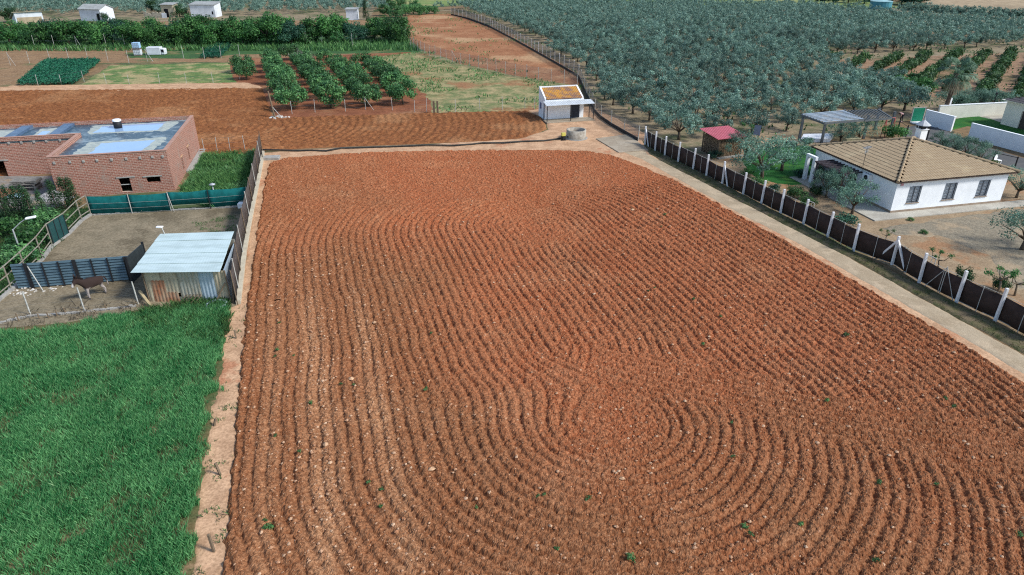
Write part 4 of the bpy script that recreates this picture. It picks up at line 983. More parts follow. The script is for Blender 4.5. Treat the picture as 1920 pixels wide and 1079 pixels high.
# ------------------------------------------------------------------ small white shed
S0 = G(1026, 226); T = thing('white_shed', 'small white shed with a lichen covered tile roof and metal canopy', 'shed', S0[:2], R(14))
w = MB(); w.box(-.3, 4.5, 0, .2, 0, 2.38)
w.box(-.3, 4.5, 2.5, 2.7, 0, 3.45)
for x0, x1 in ((-.3, -.1), (4.3, 4.5)):
    w.add([(x0, .2, 0), (x1, .2, 0), (x1, 2.5, 0), (x0, 2.5, 0), (x0, .2, 2.5), (x1, .2, 2.5), (x1, 2.5, 3.45), (x0, 2.5, 3.45)], [(3,2,1,0),(4,5,6,7),(0,1,5,4),(1,2,6,5),(2,3,7,6),(3,0,4,7)])
w.build('wall', M_whiteb, T)
m, nt, bs = newmat('lichen_tile', .9, .1); co = coords(nt, False)
c = mix(nt, ramp(nt, noise(nt, co, 1.1, 6, .7), .42, .60), (.50, .25, .05), (.25, .14, .095)); c = mix(nt, ramp(nt, noise(nt, co, 6, 4, .7), .52, .7), c, (.30, .26, .21)); nt.links.new(c, bs.inputs['Base Color'])
rp = MB(); nx = 84; ny = 9
for j in range(ny*2):
    t_ = (j//2+(j % 2)*.97)/ny; y = .0-.08+t_*2.55; zz = 2.40+t_*.93
    for i in range(nx+1): rp.v.append((-.1+4.4*i/nx, y, zz+.035*abs(math.cos(math.pi*i/nx*21))+(.04 if j % 2 == 0 else 0)))
for j in range(ny*2-1):
    for i in range(nx): a = j*(nx+1)+i; rp.f.append((a, a+1, a+nx+2, a+nx+1))
rp.build('roof', m, T)
b = MB(); b.box(2.85, 4.0, -.012, -.002, .14, 1.95); b.build('door', mat_plain('shed_door', (.02, .028, .045), None, 3, .5, .4), T)
b = MB(); b.box(-.312, -.302, 1.5, 2.2, 1.0, 1.75); b.build('window', mat_plain('blue_shutter', (.12, .16, .30), None, 3, .6), T)
b = MB()
for i in range(60):
    x0 = -.55+i*5.9/60; x1 = x0+5.9/60; z = .018*(i % 2)
    b.add([(x0, -1.5, 2.02+z), (x1, -1.5, 2.02+z), (x1, .0, 2.22+z), (x0, .0, 2.22+z), (x0, -1.5, 1.99+z), (x1, -1.5, 1.99+z), (x1, .0, 2.19+z), (x0, .0, 2.19+z)], [(3,2,1,0),(4,5,6,7),(0,1,5,4),(1,2,6,5),(2,3,7,6),(3,0,4,7)])
b.build('canopy', mat_plain('canopy_sheet', (.60, .64, .66), (.50, .53, .54), 1.5, .5, .4), T)
for x, y in ((-.45, -.1), (-.45, -1.42), (2.45, -1.42), (5.25, -1.42), (5.2, -.1)):
    b = MB(); b.box(x-.04, x+.04, y-.04, y+.04, 0, 1.99 if y < -1 else 2.17); b.build('canopy_post', M_iron, T)
b = MB(); b.box(-.55, 5.4, -1.75, -.002, -.1, .13); b.build('floor_slab', M_pad, T, bevel=.02)

# well ring, pump and hose
T = thing('well', 'round grey concrete well ring near the small white shed', 'well', G2((1080, 260)))
b = MB(); b.lathe([(1.06, -.1), (1.06, .98), (.88, .98), (.88, .45)], n=28); b.build('ring', mat_plain('old_concrete', (.40, .37, .31), (.24, .21, .17), 2.5, .9, .1, 0, .5, 12), T, True)
b = MB(); b.lathe([(.9, .55), (.3, .58), (0, .58)], n=20); b.build('filling', mat_plain('rusty_fill', (.16, .07, .045), (.10, .05, .04), 4, .95), T)
b = MB(); b.lathe([(1.07, -.1), (1.25, -.1), (1.25, .09), (1.07, .10)], n=28); b.build('apron', M_conc, T)
T = thing('water_pump', 'small yellow and black water pump beside the well', 'pump', G2((1056, 264)), .3)
b = MB(); b.box(-.22, .22, -.16, .16, .5, .85); b.build('engine', mat_plain('yellow_paint', (.60, .55, .12), None, 4, .5), T, bevel=.04)
b = MB(); b.box(-.3, .3, -.22, .22, 0, .06); b.tube([(-.2, 0, .05), (-.2, 0, .5)], .05); b.tube([(.2, 0, .05), (.2, 0, .5)], .05); b.lathe([(0, .1), (.16, .1), (.16, .48), (0, .48)], n=10); b.tube([(.2, 0, .3), (.55, .1, .35)], .09, 8); b.build('frame', M_iron, T)
pts = [(482, 284), (520, 285), (560, 285.5), (585, 284.5), (612, 286), (640, 281), (690, 279), (740, 277.5), (800, 275.5), (850, 276), (885, 273), (905, 271), (940, 271.5), (980, 268), (1020, 266.5), (1042, 264), (1054, 262)]
b = MB(); b.tube([(*G2(p), .16+.03*math.sin(i*1.7)) for i, p in enumerate(pts)], .085, 8); o = b.build('irrigation_hose', mat_plain('black_hose', (.028, .03, .028), (.05, .05, .045), 2, .6), None, True)
tag(o, 'long black irrigation hose lying on the sandy margin of the field', 'hose')
t = thing('concrete_cover', 'small square concrete cover at the far left corner of the field', 'cover', G2((510, 299)), R(8))
b = MB(); b.box(-.75, .75, -.5, .5, 0, .28); b.build('lid', M_conc, t, bevel=.03); b = MB(); b.tube([(-.85, -.1, 0), (-.85, -.1, .9)], .05, 6); b.build('standpipe', M_iron, t)

# ------------------------------------------------------------------ metal shed in the paddock
M0 = G(283, 567); T = thing('metal_shed', 'patched corrugated metal shed with a pale sheet roof', 'shed', M0[:2], 0)
def corr(name, x0, x1, z0, z1, mat, y=0, p=.2, d=.022):
    m = MB(); n = max(2, int((x1-x0)/p*4)); prof = [0, 0, 1, 1]
    for i in range(n+1):
        x = x0+(x1-x0)*i/n; yy = y-d*prof[i % 4]
        m.v += [(x, yy, z0), (x, yy, z1), (x, yy+.02, z0), (x, yy+.02, z1)]
    for i in range(n): a = i*4; m.f += [(a, a+4, a+5, a+1), (a+2, a+3, a+7, a+6), (a+1, a+5, a+7, a+3), (a, a+2, a+6, a+4)]
    return m.build(name, mat, T)
M_sh1 = mat_plain('mossy_sheet', (.46, .42, .31), (.34, .27, .18), 1.6, .7, .3, .1, vec=(2, 1, .6))
M_sh2 = mat_plain('rusty_sheet', (.36, .15, .08), (.42, .30, .2), 1.3, .8, .2, .1, vec=(1.5, 1, .8))
M_sh3 = mat_plain('blue_galvanised_sheet', (.42, .52, .60), (.33, .41, .47), 1.5, .45, .5, .2)
M_sh4 = mat_plain('grey_sheet', (.43, .43, .37), (.33, .29, .21), 2.2, .6, .4, .2, vec=(2, 1, .5))
corr('wall_panel', .0, .95, 1.42, 2.06, M_sh1); corr('wall_panel', .0, .30, .05, 1.42, M_sh1); corr('rusty_panel', .30, 1.12, .02, 1.44, M_sh2, -.01); corr('wall_panel', .95, 1.9, .62, 2.06, M_sh1)
corr('rusty_panel', 1.12, 1.75, .02, .70, M_sh2, -.01); corr('grey_panel', 1.9, 3.15, .35, 2.06, M_sh4, -.005); corr('blue_panel', 3.15, 4.02, .05, 2.07, M_sh3, -.015); corr('wall_panel', 4.02, 4.72, .05, 2.06, M_sh1)
corr('grey_panel', 1.75, 3.15, .02, .35, M_sh4, .01)
s = MB(); s.obox((4.68, .05, 1.05), (3.85, 4.05, 1.1), .04, 2.1); s.build('side_wall', M_sh3, T); s = MB(); s.obox((.04, .05, 1.03), (-.75, 4.05, 1.1), .04, 2.06); s.build('side_wall', M_sh4, T); s = MB(); s.obox((-.75, 4.1, 1.15), (3.85, 4.1, 1.15), .04, 2.3); s.build('back_wall', M_sh4, T)
for q in (((-.02, -.08, -.1), (-.02, -.08, 2.1)), ((4.76, -.08, -.1), (4.76, -.08, 2.1)), ((4.95, -.25, 0), (4.72, .9, 1.3)), ((3.9, -.35, .05), (4.65, -.1, 1.3))): s = MB(); s.tube(q, .04, 6); s.build('frame_pole', M_wood, T)
r = MB(); X0, X1, Y0, Y1 = -.50, 4.62, -.36, 4.35
rows_ = [(0, .22), (.22, .47), (.47, .80), (.80, 1.0)]
for k, (a, c_) in enumerate(rows_):
    n = 64; b0 = len(r.v)
    for i in range(n+1):
        x = X0+(X1-X0)*i/n; u_ = i/n; 
        for t_ in (a-.012 if k else a, c_):
            y = Y0+(Y1-Y0)*t_+.25*(i/n)*t_; z = 2.08+.48*t_+.06*(i/n)+(.0015 if i % 2 else -.0015)+(.02 if t_ == c_ else .0)*0+(0.0 if t_ == c_ else .035)
            xx = x-t_*(.35+.55*u_); r.v += [(xx, y, z), (xx, y, z-.02)]
    for i in range(n):
        q = b0+i*4; r.f += [(q, q+4, q+6, q+2), (q+1, q+3, q+7, q+5), (q, q+1, q+5, q+4), (q+2, q+6, q+7, q+3)]
r.build('roof', mat_plain('pale_roof_sheet', (.52, .64, .64), (.41, .51, .50), 1.1, .45, .45, .05, vec=(.5, 1.5, 1)), T)
s = MB(); s.box(1.9, 3.1, -.5, -.1, .02, .12); 
for i in range(5): s.obox((1.75+i*.25, -.4, .1), (2.3+i*.2, -.08, .55), .08, .03)
s.build('scrap_board', M_wood, T)
s = MB(); s.lathe([(0, 0), (.55, 0), (.6, .28), (.5, .3), (.45, .12), (0, .1)], (4.2, -.75, .02), 14); o = s.build('water_trough', M_sh3, None, True); o.location = (M0[0], M0[1], 0); tag(o, 'bluish round trough at the front corner of the metal shed', 'trough')
t = thing('yard_lamp', 'white lamp head on a short arm above the back of the metal shed', 'lamp', (M0[0]-.55, M0[1]+4.3))
b = MB(); b.tube([(0, 0, 0), (0, 0, 2.6), (-.18, .15, 2.95)], .03, 6); b.build('pole', M_pale, t); b = MB(); b.box(-.5, -.1, .05, .27, 2.94, 3.02); b.build('lamp_head', M_whiteb, t, bevel=.03)

# ------------------------------------------------------------------ log shed
W0 = G(1345, 297); T = thing('log_shed', 'log store with a pinkish red sheet roof behind the brown fence', 'shed', W0[:2], R(20))
b = MB(); rg = random.Random(5)
for face in range(2):
    for i in range(19):
        for j in range(13):
            c0 = .07+i*.133+rg.uniform(-.02, .02); z = .12+j*.14+(i % 2)*.06+rg.uniform(-.02, .02); r_ = rg.uniform(.055, .075); d = rg.uniform(.0, .06)
            if z > 1.9: continue
            n = 6; pt = [(c0+r_*math.cos(6.283*k/n), z+r_*math.sin(6.283*k/n)) for k in range(n)]
            if face == 0: vs = [(x, -d, zz) for x, zz in pt]+[(x, .3, zz) for x, zz in pt]
            else: vs = [(-d, x, zz) for x, zz in pt]+[(.3, x, zz) for x, zz in pt]
            b.add(vs, [tuple(range(n))]+[(k, (k+1) % n, n+(k+1) % n, n+k) for k in range(n)])
b.build('logs', mat_plain('log_ends', (.26, .19, .12), (.10, .07, .05), 9, .9, .1), T)
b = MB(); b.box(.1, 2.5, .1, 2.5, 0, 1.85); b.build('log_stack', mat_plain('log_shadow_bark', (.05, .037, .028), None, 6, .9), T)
for x, y in ((-.04, -.04), (2.62, -.04), (2.62, 2.62), (-.04, 2.62)): b = MB(); b.box(x-.05, x+.05, y-.05, y+.05, -.1, 2.0); b.build('post', M_wood, T)
b = MB()
for i in range(26):
    x0 = -.45+i*3.4/26; x1 = x0+3.4/26; q = .02*(i % 2)
    b.add([(x0, -.35, 1.98+q), (x1, -.35, 1.98+q), (x1, 2.9, 2.30+q), (x0, 2.9, 2.30+q), (x0, -.35, 1.94+q), (x1, -.35, 1.94+q), (x1, 2.9, 2.26+q), (x0, 2.9, 2.26+q)], [(3,2,1,0),(4,5,6,7),(0,1,5,4),(1,2,6,5),(2,3,7,6),(3,0,4,7)])
b.build('roof', mat_plain('red_roof_sheet', (.50, .125, .155), (.42, .10, .12), 2, .55, .3), T)
b = MB(); b.prism([(-.2, -.55), (2.8, -.5), (2.8, -.1), (-.2, -.1)], -.05, .14); b.build('step', M_conc, T)

# ------------------------------------------------------------------ pergolas
def pergola(name, label, corners, posts, nsl, zt, mat, matp, wd, along):
    t = thing(name, label, 'pergola', corners[0][:2]); o = np.array(corners[0][:2])
    c_ = [np.array(c[:2])-o for c in corners]
    for k, p in enumerate(posts): q = np.array(p[:2])-o; b = MB(); b.box(q[0]-.11, q[0]+.11, q[1]-.11, q[1]+.11, 0, zt-.1); b.build('post', matp, t)
    b = MB()
    for k in range(4): b.obox((*c_[k], zt), (*c_[(k+1) % 4], zt), .12, .18)
    b.build('beam', matp, t)
    for i in range(nsl):
        f = (i+.5)/nsl; p = c_[0]*(1-f)+c_[3]*f; q = c_[1]*(1-f)+c_[2]*f
        if along: p = c_[0]*(1-f)+c_[1]*f; q = c_[3]*(1-f)+c_[2]*f
        b = MB(); b.obox((*p, zt+.13), (*q, zt+.13), wd, .06); b.build('slat', mat, t)
    return t
M_slat = mat_plain('grey_blue_slat', (.36, .44, .53), (.26, .33, .41), 3, .5, .4); M_steel = mat_plain('dark_grey_steel', (.09, .105, .115), (.13, .145, .15), 3, .6)
pc = [G(1545, 232, 2.6), G(1620, 226, 2.6), G(1580, 209, 2.6), G(1502, 216, 2.6)]
pergola('pergola', 'grey pergola with broad pale slats behind the villa lawn', pc, [G(1540, 269), G(1619, 260), G(1575, 248), G(1498, 264)], 8, 2.6, M_slat, M_steel, .13, False)
pc = [G(1621, 226, 2.6), G(1672, 223, 2.5), G(1648, 208, 2.5), G(1581, 209, 2.6)]
pergola('pergola', 'dark slatted pergola joined to the right of the pale one', pc, [G(1668, 252), G(1640, 244)], 11, 2.55, M_steel, M_steel, .10, True)
b = MB(); b.prism([G2(p) for p in [(1500, 268), (1555, 268), (1562, 258), (1505, 259)]], -.1, .45); o = b.build('low_wall', M_whiteb, None, bevel=.03); tag(o, 'low white wall base under the pale pergola', 'wall')
t = thing('barbecue', 'dark barbecue box on the sandy path by the lawn', 'barbecue', G2((1482, 277)), .2)
b = MB(); b.box(-.55, .55, -.3, .3, .1, .6); b.box(-.7, -.55, -.2, .2, .3, .5); b.build('box', M_iron, t, bevel=.03); b = MB(); b.box(-.3, .45, -.2, .2, .602, .66); b.build('grate', M_galv, t)
for x in (-.45, .45): b = MB(); b.box(x-.04, x+.04, -.25, .25, 0, .1); b.build('leg', M_iron, t)
t = thing('garden_box', 'beige wooden garden box under the pale pergola', 'box', G2((1594, 272)), .15); b = MB(); b.box(-.75, .75, -.4, .4, .0, .7); b.build('chest', mat_plain('beige_board', (.38, .35, .22), None, 4, .8), t, bevel=.02); b = MB(); b.box(-.8, .8, -.45, .45, .7, .76); b.build('lid', bpy.data.materials['beige_board'], t)
t = thing('swing_frame', 'red swing frame right of the dark pergola', 'swing', G2((1662, 258)), .25); b = MB(); 
b.tube([(-.55, -.3, 0), (-.5, 0, 2.1), (-.55, .3, 0)], .05, 6); b.tube([(.6, -.3, 0), (.55, 0, 2.1), (.6, .3, 0)], .05, 6); b.tube([(-.5, 0, 2.1), (.55, 0, 2.1)], .05, 6); b.build('frame', mat_plain('faded_red_paint', (.36, .09, .08), None, 5, .6), t)

# ------------------------------------------------------------------ neighbour's walls, gate, house
def wallrun(name, label, a, b_, h, mat, th=.22, capm=None):
    a = np.array(a); b_ = np.array(b_); L = np.linalg.norm(b_-a); t = thing(name, label, 'wall', a, math.atan2(b_[1]-a[1], b_[0]-a[0]))
    m = MB(); m.box(0, L, 0, th, -.1, h); m.build('wall', mat, t); m = MB(); m.box(-.03, L+.03, -.03, th+.03, h, h+.07); m.build('coping', capm or M_white, t); return t
wallrun('garden_wall', 'white garden wall between the green gate and the lawn opening', G2((1730, 233)), G2((1782, 247)), 1.6, M_whiteb)
wallrun('garden_wall', 'long white garden wall running to the right edge behind the villa', G2((1814, 259)), G2((2010, 312)), 1.55, M_whiteb)
wallrun('garden_wall', 'cream garden wall behind the palm', G2((1757, 224)), G2((1884, 217)), 1.55, M_cream)
a = np.array(G2((1706, 230))); b_ = np.array(G2((1729, 229))); t = thing('green_gate', 'green sheet gate at the left end of the white wall', 'gate', a, math.atan2(*(b_-a)[::-1])); L = np.linalg.norm(b_-a)
b = MB(); b.box(.06, L-.06, -.02, .02, .12, 1.65); b.build('leaf', mat_plain('green_gate_paint', (.012, .20, .115), (.01, .16, .09), 2, .5), t)
b = MB(); b.box(0, .06, -.05, .05, 0, 1.75); b.box(L-.06, L, -.05, .05, 0, 1.75); b.box(.06, L-.06, -.03, .03, 1.66, 1.72); b.build('gate_frame', M_pale, t)
b = MB(); b.box(0, L+.3, -.6, -.06, -.05, .10); b.build('kerb', M_white, t)
N0 = np.array(G2((1875, 234))); N1 = np.array(G2((1922, 246))); t = thing('neighbour_house', 'pale house with a dark roof cut by the right edge', 'house', N0, math.atan2(*(N1-N0)[::-1]))
b = MB(); wall(b, 0, 9, 0, .25, -.1, 2.85, [(2.1, 2.95, -.1, 2.0)]); b.box(0, .25, .25, 8, -.1, 2.85); b.box(8.75, 9, .25, 8, -.1, 2.85); b.box(.25, 8.75, 7.75, 8, -.1, 2.85); b.build('wall', M_cream, t)
b = MB(); b.box(2.13, 2.92, .14, .18, 0, 1.98); b.build('door', mat_plain('brown_door', (.06, .05, .045), None, 3, .6), t)
V, F = hip_roof(-.45, 9.4, -.45, 8.4, 2.86, (4.5, 4.0, 4.3), .26, .45); link('roof', np_mesh('roof', V, F, None, False), mat_plain('dark_roof_tile', (.085, .08, .085), (.06, .055, .06), 3, .8), t)
b = MB(); b.box(-.42, 9.37, -.42, 8.37, 2.79, 2.852); b.build('eaves', M_cream, t)
for lb, px, h in (('thin black lamp post on the cream wall by the pale house', (1856, 218), 2.6),):
    t = thing('lamp_post', lb, 'post', G2(px)); b = MB(); b.tube([(0, 0, 0), (0, 0, h)], .05, 6); b.build('pole', M_iron, t); b = MB(); b.box(-.1, .1, -.1, .1, h, h+.2); b.build('lamp_head', M_iron, t)
t = thing('notice_board', 'small white board fixed in front of the palm trunk', 'board', G2((1774, 217)), .3); b = MB(); b.box(-.24, .24, -.03, .03, 1.2, 2.1); b.build('panel', M_whiteb, t); b = MB(); b.tube([(0, .06, 0), (0, .06, 1.9)], .04, 6); b.build('post', M_pale, t)
for k, (a, b_, lb) in enumerate([((1697, 261), (1682, 250), 'black railing at the near corner of the asphalt drive'), ((1737, 264), (1762, 272), 'arched black railing right of the white chimney'), ((1858, 312), (1900, 322), 'black railing at the drive edge behind the right end of the roof')]):
    a = np.array(G2(a)); b_ = np.array(G2(b_)); L = np.linalg.norm(b_-a); t = thing('railing', lb, 'railing', a, math.atan2(*(b_-a)[::-1]))
    b = MB(); b.box(-.05, .05, -.05, .05, 0, 1.5); b.build('post', M_iron, t); b = MB(); b.box(L-.05, L+.05, -.05, .05, 0, 1.4); b.build('post', M_iron, t)
    b = MB(); b.tube([(0, 0, 1.3), (L/2, 0, 1.6 if k == 1 else 1.3), (L, 0, 1.3)], .03, 5); b.tube([(0, 0, .3), (L, 0, .3)], .025, 5); b.build('rail', M_iron, t)
t = thing('garden_chair', 'white plastic garden chair behind the right end of the tiled roof', 'chair', G2((1868, 309)), .5)
b = MB(); b.box(-.25, .25, -.25, .25, .42, .46); b.build('seat', M_whiteb, t); b = MB(); b.box(-.25, .25, .21, .25, .46, .92); b.build('backrest', M_whiteb, t)
for x in (-.22, .22):
    for y in (-.22, .22): b = MB(); b.box(x-.025, x+.025, y-.025, y+.025, .0, .42); b.build('leg', M_whiteb, t)
# ------------------------------------------------------------------ fences
def fence(name, label, cat, base, posts, h, postfn, panelfn=None, pname='post'):
    """base: list of world points; posts built by postfn(mb, x, y, dir)"""
    o = np.array(base[0]); t = thing(name, label, cat, o)
    for p in posts:
        q = np.array(p)-o; b = MB(); m = postfn(b, q[0], q[1]); b.build(pname, m, t)
    return t, o
def along(pts, n):
    pts = [np.array(p) for p in pts]; L = [0]
    for i in range(1, len(pts)): L.append(L[-1]+np.linalg.norm(pts[i]-pts[i-1]))
    out = []
    for s in np.linspace(0, L[-1], n):
        i = min(max(np.searchsorted(L, s)-1, 0), len(pts)-2); f = (s-L[i])/(L[i+1]-L[i]); out.append(pts[i]*(1-f)+pts[i+1]*f)
    return out
def netrun(t, o, pts, z0, z1, mat, name='netting', seg=8, sag=.04, thick=.012):
    """cloth netting stretched post to post, sagging a little between them"""
    m = MB(); rg = random.Random(len(pts)); q = [np.array(p)-o for p in pts]
    for i in range(len(q)-1):
        b0 = len(m.v)
        for k in range(seg+1):
            f = k/seg; p = q[i]*(1-f)+q[i+1]*f; n = np.array([-(q[i+1]-q[i])[1], (q[i+1]-q[i])[0]]); n = n/np.linalg.norm(n)*.03*math.sin(f*9+i)
            s = sag*4*f*(1-f)
            m.v += [(p[0]+n[0]*.5, p[1]+n[1]*.5, z0), (p[0]+n[0], p[1]+n[1], (z0+z1)/2), (p[0]+n[0]*.5, p[1]+n[1]*.5, z1-s)]
        for k in range(seg): a = b0+k*3; m.f += [(a, a+3, a+4, a+1), (a+1, a+4, a+5, a+2)]
    ob = m.build(name, mat, t, True); md = ob.modifiers.new('thickness', 'SOLIDIFY'); md.thickness = thick; return ob
def wires(t, o, pts, zs, mat, r=.012, name='wire'):
    m = MB()
    for z in zs: m.tube([(*(np.array(p)-o), z) for p in pts], r, 4)
    return m.build(name, mat, t)

# villa fence along the track
vp = [G2(p) for p in [(1209, 273), (1228, 284), (1246, 293), (1271, 305), (1299, 319), (1324, 331), (1354, 346), (1393, 366), (1427, 383), (1463, 401), (1506, 421), (1551, 445), (1600, 471), (1672, 497), (1723, 530), (1793, 567), (1866, 601), (1950, 646)]]
vl = [np.array(vp[0])]+[np.array(p) for p in vp[1:]]
T = thing('mesh_fence', 'brown shade mesh fence with white concrete posts along the track', 'fence', vp[0]); o = np.array(vp[0])
dv = np.array(vp[-1])-np.array(vp[0]); dv /= np.linalg.norm(dv); nv = np.array([dv[1], -dv[0]]); nv = nv if nv[0] < 0 else -nv   # towards the track
for i, p in enumerate(vp):
    q = np.array(p)-o; b = MB(); lx, ly = rnd.uniform(-.06, .06), rnd.uniform(-.06, .06); b.obox((q[0], q[1], -.1), (q[0]+lx, q[1]+ly, 2.0+rnd.uniform(-.06, .05)), .15, .15, (0, 1, 0)); b.build('post', M_post, T, bevel=.015)
for i, sides in ((0, (1,)), (6, (1,)), (13, (-1, 1))):
    for s_ in sides:
        q = np.array(vp[i])-o; f = q+dv*s_*(.85 if i != 13 else 1.15)+nv*.05
        b = MB(); b.obox((*(q+nv*.02), 1.75), (*f, 0), .09 if i != 13 else .12, .09 if i != 13 else .12); b.build('brace', M_post, T)
back = [np.array(p)-nv*.10 for p in vp]
for i in range(len(vp)-1):
    netrun(T, o, [back[i], back[i+1]], .05, 1.52+rnd.uniform(-.05, .04), M_netb, 'mesh_panel', 8, rnd.uniform(.02, .09))
    q = (back[i]*.5+back[i+1]*.5)+nv*.05-o; b = MB(); b.tube([(*q, -.1), (*q, 1.6)], .022, 5); b.build('thin_post', M_pale, T)
wires(T, o, back, (.08, 1.54), M_pale, .012)
q = (back[14]*.45+back[15]*.55)+nv*.06-o
b = MB(); b.tube([(*q, 0), (*q, 1.75)], .03, 5)
for s_ in (-1, 1): b.tube([(*(q+dv*s_*1.0+nv*.1), 0), (*q, 1.7)], .022, 5)
b.build('wire_brace', M_pale, T)
for i in (10, 14):
    q = np.array(vp[i])-o-nv*.12; b = MB(); b.tube([(*q, 1.85), (*(q+dv*.55), 1.85), (*(q+dv*.55), 1.25)], .03, 5); b.tube([(*(q+dv*.3), 1.85), (*(q+dv*.3), 1.25)], .02, 5); b.build('bracket', M_pale, T)

# tall mesh fence on a low kerb between paddock and field
lp = [G2(p) for p in [(493, 288), (490, 308), (486, 330), (481, 355), (475, 383), (469, 412), (463, 445), (457, 480), (453, 515), (449, 548), (446, 572)]]
T = thing('boundary_fence', 'tall weathered mesh fence on a pale kerb left of the ploughed field', 'fence', lp[0]); o = np.array(lp[0])
for i, p in enumerate(lp):
    q = np.array(p)-o; b = MB(); b.tube([(q[0], q[1], 0), (q[0]-.05, q[1], 2.25)], .035, 6); b.build('post', M_pale if i % 2 else M_wood, T)
off = np.array([-.06, 0]); netrun(T, o, [np.array(p)+off for p in lp], .3, 2.1, M_nett, 'netting', 6, .08)
m = MB()
for i in range(len(lp)-1):
    a = np.array(lp[i])-o; b_ = np.array(lp[i+1])-o; m.obox((a[0]+.05, a[1], .1), (b_[0]+.05, b_[1], .1), .26, .36)
m.build('kerb', mat_plain('pale_kerb', (.52, .48, .37), (.42, .37, .28), 2, .9), T)
# white box on the fence
t = thing('white_box', 'white box on a short post at the corner of the green mesh fence', 'box', G2((459, 402)))
b = MB(); b.box(-.35, .3, -.25, .25, .55, .95); b.build('case', M_whiteb, t, bevel=.03); b = MB(); b.box(-.05, .05, -.05, .05, 0, .55); b.build('post', M_wood, t)

# green shade mesh fence
gpx = [(172, 404), (249, 401), (322, 397), (396, 392), (468, 386)]
gw = [G2(p) for p in gpx]; T = thing('green_mesh_fence', 'green shade mesh fence between the paddock and the brick building', 'fence', gw[0]); o = np.array(gw[0])
for i, p in enumerate(gw):
    q = np.array(p)-o; b = MB(); b.tube([(q[0], q[1]-.06, -.05), (q[0], q[1]-.06, 1.62)], .035, 6); b.build('post', M_pale if i != 3 else M_iron, T)
    if i in (2,): b = MB(); b.tube([(q[0]+.25, q[1]-.1, 0), (q[0], q[1]-.06, 1.5)], .03, 5); b.build('brace', M_pale, T)
netrun(T, o, gw[:3], .05, 1.55, M_netg, 'mesh_panel', 10, .07); netrun(T, o, gw[2:4], .52, 1.6, M_netg, 'mesh_panel', 10, .10); netrun(T, o, gw[3:], .08, 1.58, M_netg, 'mesh_panel', 10, .06)
wires(T, o, [np.array(p)-np.array([0, .07]) for p in gw], (.12, .5, .95), M_pale, .008)
m = MB(); rg = random.Random(2)
for k in range(46):
    p = np.array(gw[0])*(1-k/46)+np.array(gw[-1])*k/46-o; m.box(p[0], p[0]+rg.uniform(.27, .34), p[1]-.2, p[1]-.05, -.02, rg.uniform(.06, .14))
m.build('kerb_stones', M_conc, T)

# pipe rail fence with a green gate
pp = [(-8, 572), (23, 546), (52, 518), (81, 488), (99, 463), (130, 441), (154, 416), (171, 405)]
pw = [G2(p) for p in pp]; T = thing('pipe_fence', 'rusty pale pipe rail fence down the left side of the paddock', 'fence', pw[0]); o = np.array(pw[0])
M_pipe = mat_plain('pale_rusty_pipe', (.25, .24, .20), (.19, .155, .115), 4, .7)
for p in pw: q = np.array(p)-o; b = MB(); b.tube([(*q, -.05), (*q, 1.7)], .045, 6); b.build('post', M_pipe, T)
for seg in (pw[:5], pw[5:]):
    for z in (.45, 1.05, 1.65): b = MB(); b.tube([(*(np.array(p)-o), z) for p in seg], .038, 6); b.build('rail', M_pipe, T)
b = MB(); b.tube([(*(np.array(p)-o), 1.66) for p in pw[4:6]], .038, 6); b.build('rail', M_pipe, T)
m = MB()
for i in range(len(pw)-1): a = np.array(pw[i])-o; b_ = np.array(pw[i+1])-o; m.obox((*a, .06), (*b_, .06), .22, .26)
m.build('kerb', M_conc, T)
a = np.array(pw[4]); b_ = np.array(pw[5]); t = thing('paddock_gate', 'dark green sheet gate in the pipe rail fence', 'gate', a, math.atan2(*(b_-a)[::-1])); L = np.linalg.norm(b_-a)
b = MB(); b.box(.08, L-.08, -.06, -.02, .12, 1.6); b.build('sheet', mat_plain('dark_green_sheet', (.012, .055, .055), (.02, .07, .07), 2, .5), t)
b = MB()
for x in (.08, L*.36, L*.66, L-.11): b.box(x, x+.05, -.09, -.062, .1, 1.62)
b.build('frame', M_iron, t)

# dark ribbed barrier in the paddock
a = np.array(G2((36, 543))); b_ = np.array(G2((252, 526))); L = np.linalg.norm(b_-a); T = thing('metal_barrier', 'dark blue ribbed metal barrier standing across the paddock', 'barrier', a, math.atan2(*(b_-a)[::-1]))
M_rib = mat_plain('blue_black_sheet', (.10, .165, .20), (.055, .095, .12), 1.5, .45, .5, .2, vec=(.6, 1, 4)); m = MB(); nz = 9
for k in range(nz):
    z0 = .06+k*1.62/nz; z1 = z0+1.62/nz
    m.add([(0, 0, z0), (L, 0, z0), (L, -.07, z0+.06), (0, -.07, z0+.06), (0, -.02, z1), (L, -.02, z1), (0, .02, z0), (L, .02, z0), (L, .02, z1), (0, .02, z1)], [(0, 1, 2, 3), (3, 2, 5, 4), (6, 9, 8, 7), (4, 5, 8, 9), (0, 6, 7, 1)])
m.build('ribbed_sheet', M_rib, T)
for i, f in enumerate((.125, .265, .40, .535, .68, .82, .965)):
    b = MB(); wd = .10 if i in (0, 3) else .035; b.box(L*f-wd, L*f+wd, -.14, -.072, 0, 1.72 if i in (0, 3) else 1.68); b.build('upright', M_iron, T)
b = MB(); b.obox((L*.15, -.2, 1.55), (L*.235, -.55, .02), .05, .05); b.build('prop', M_pale, T)
ln = np.array([-(b_-a)[1], (b_-a)[0]])/L
t = thing('barrier_gate', 'dark metal gate leaf standing open at the end of the ribbed barrier', 'gate', b_+(b_-a)/L*.12, math.atan2(*ln[::-1])-.16)
b = MB(); b.box(-.5, 1.75, -.03, .03, .05, 1.75); b.build('leaf', mat_plain('dark_leaf', (.03, .04, .045), None, 2, .6), t); b = MB(); b.box(-.55, -.45, -.06, .06, 0, 1.85); b.box(1.7, 1.8, -.06, .06, .0, 1.85); b.build('frame', M_iron, t)

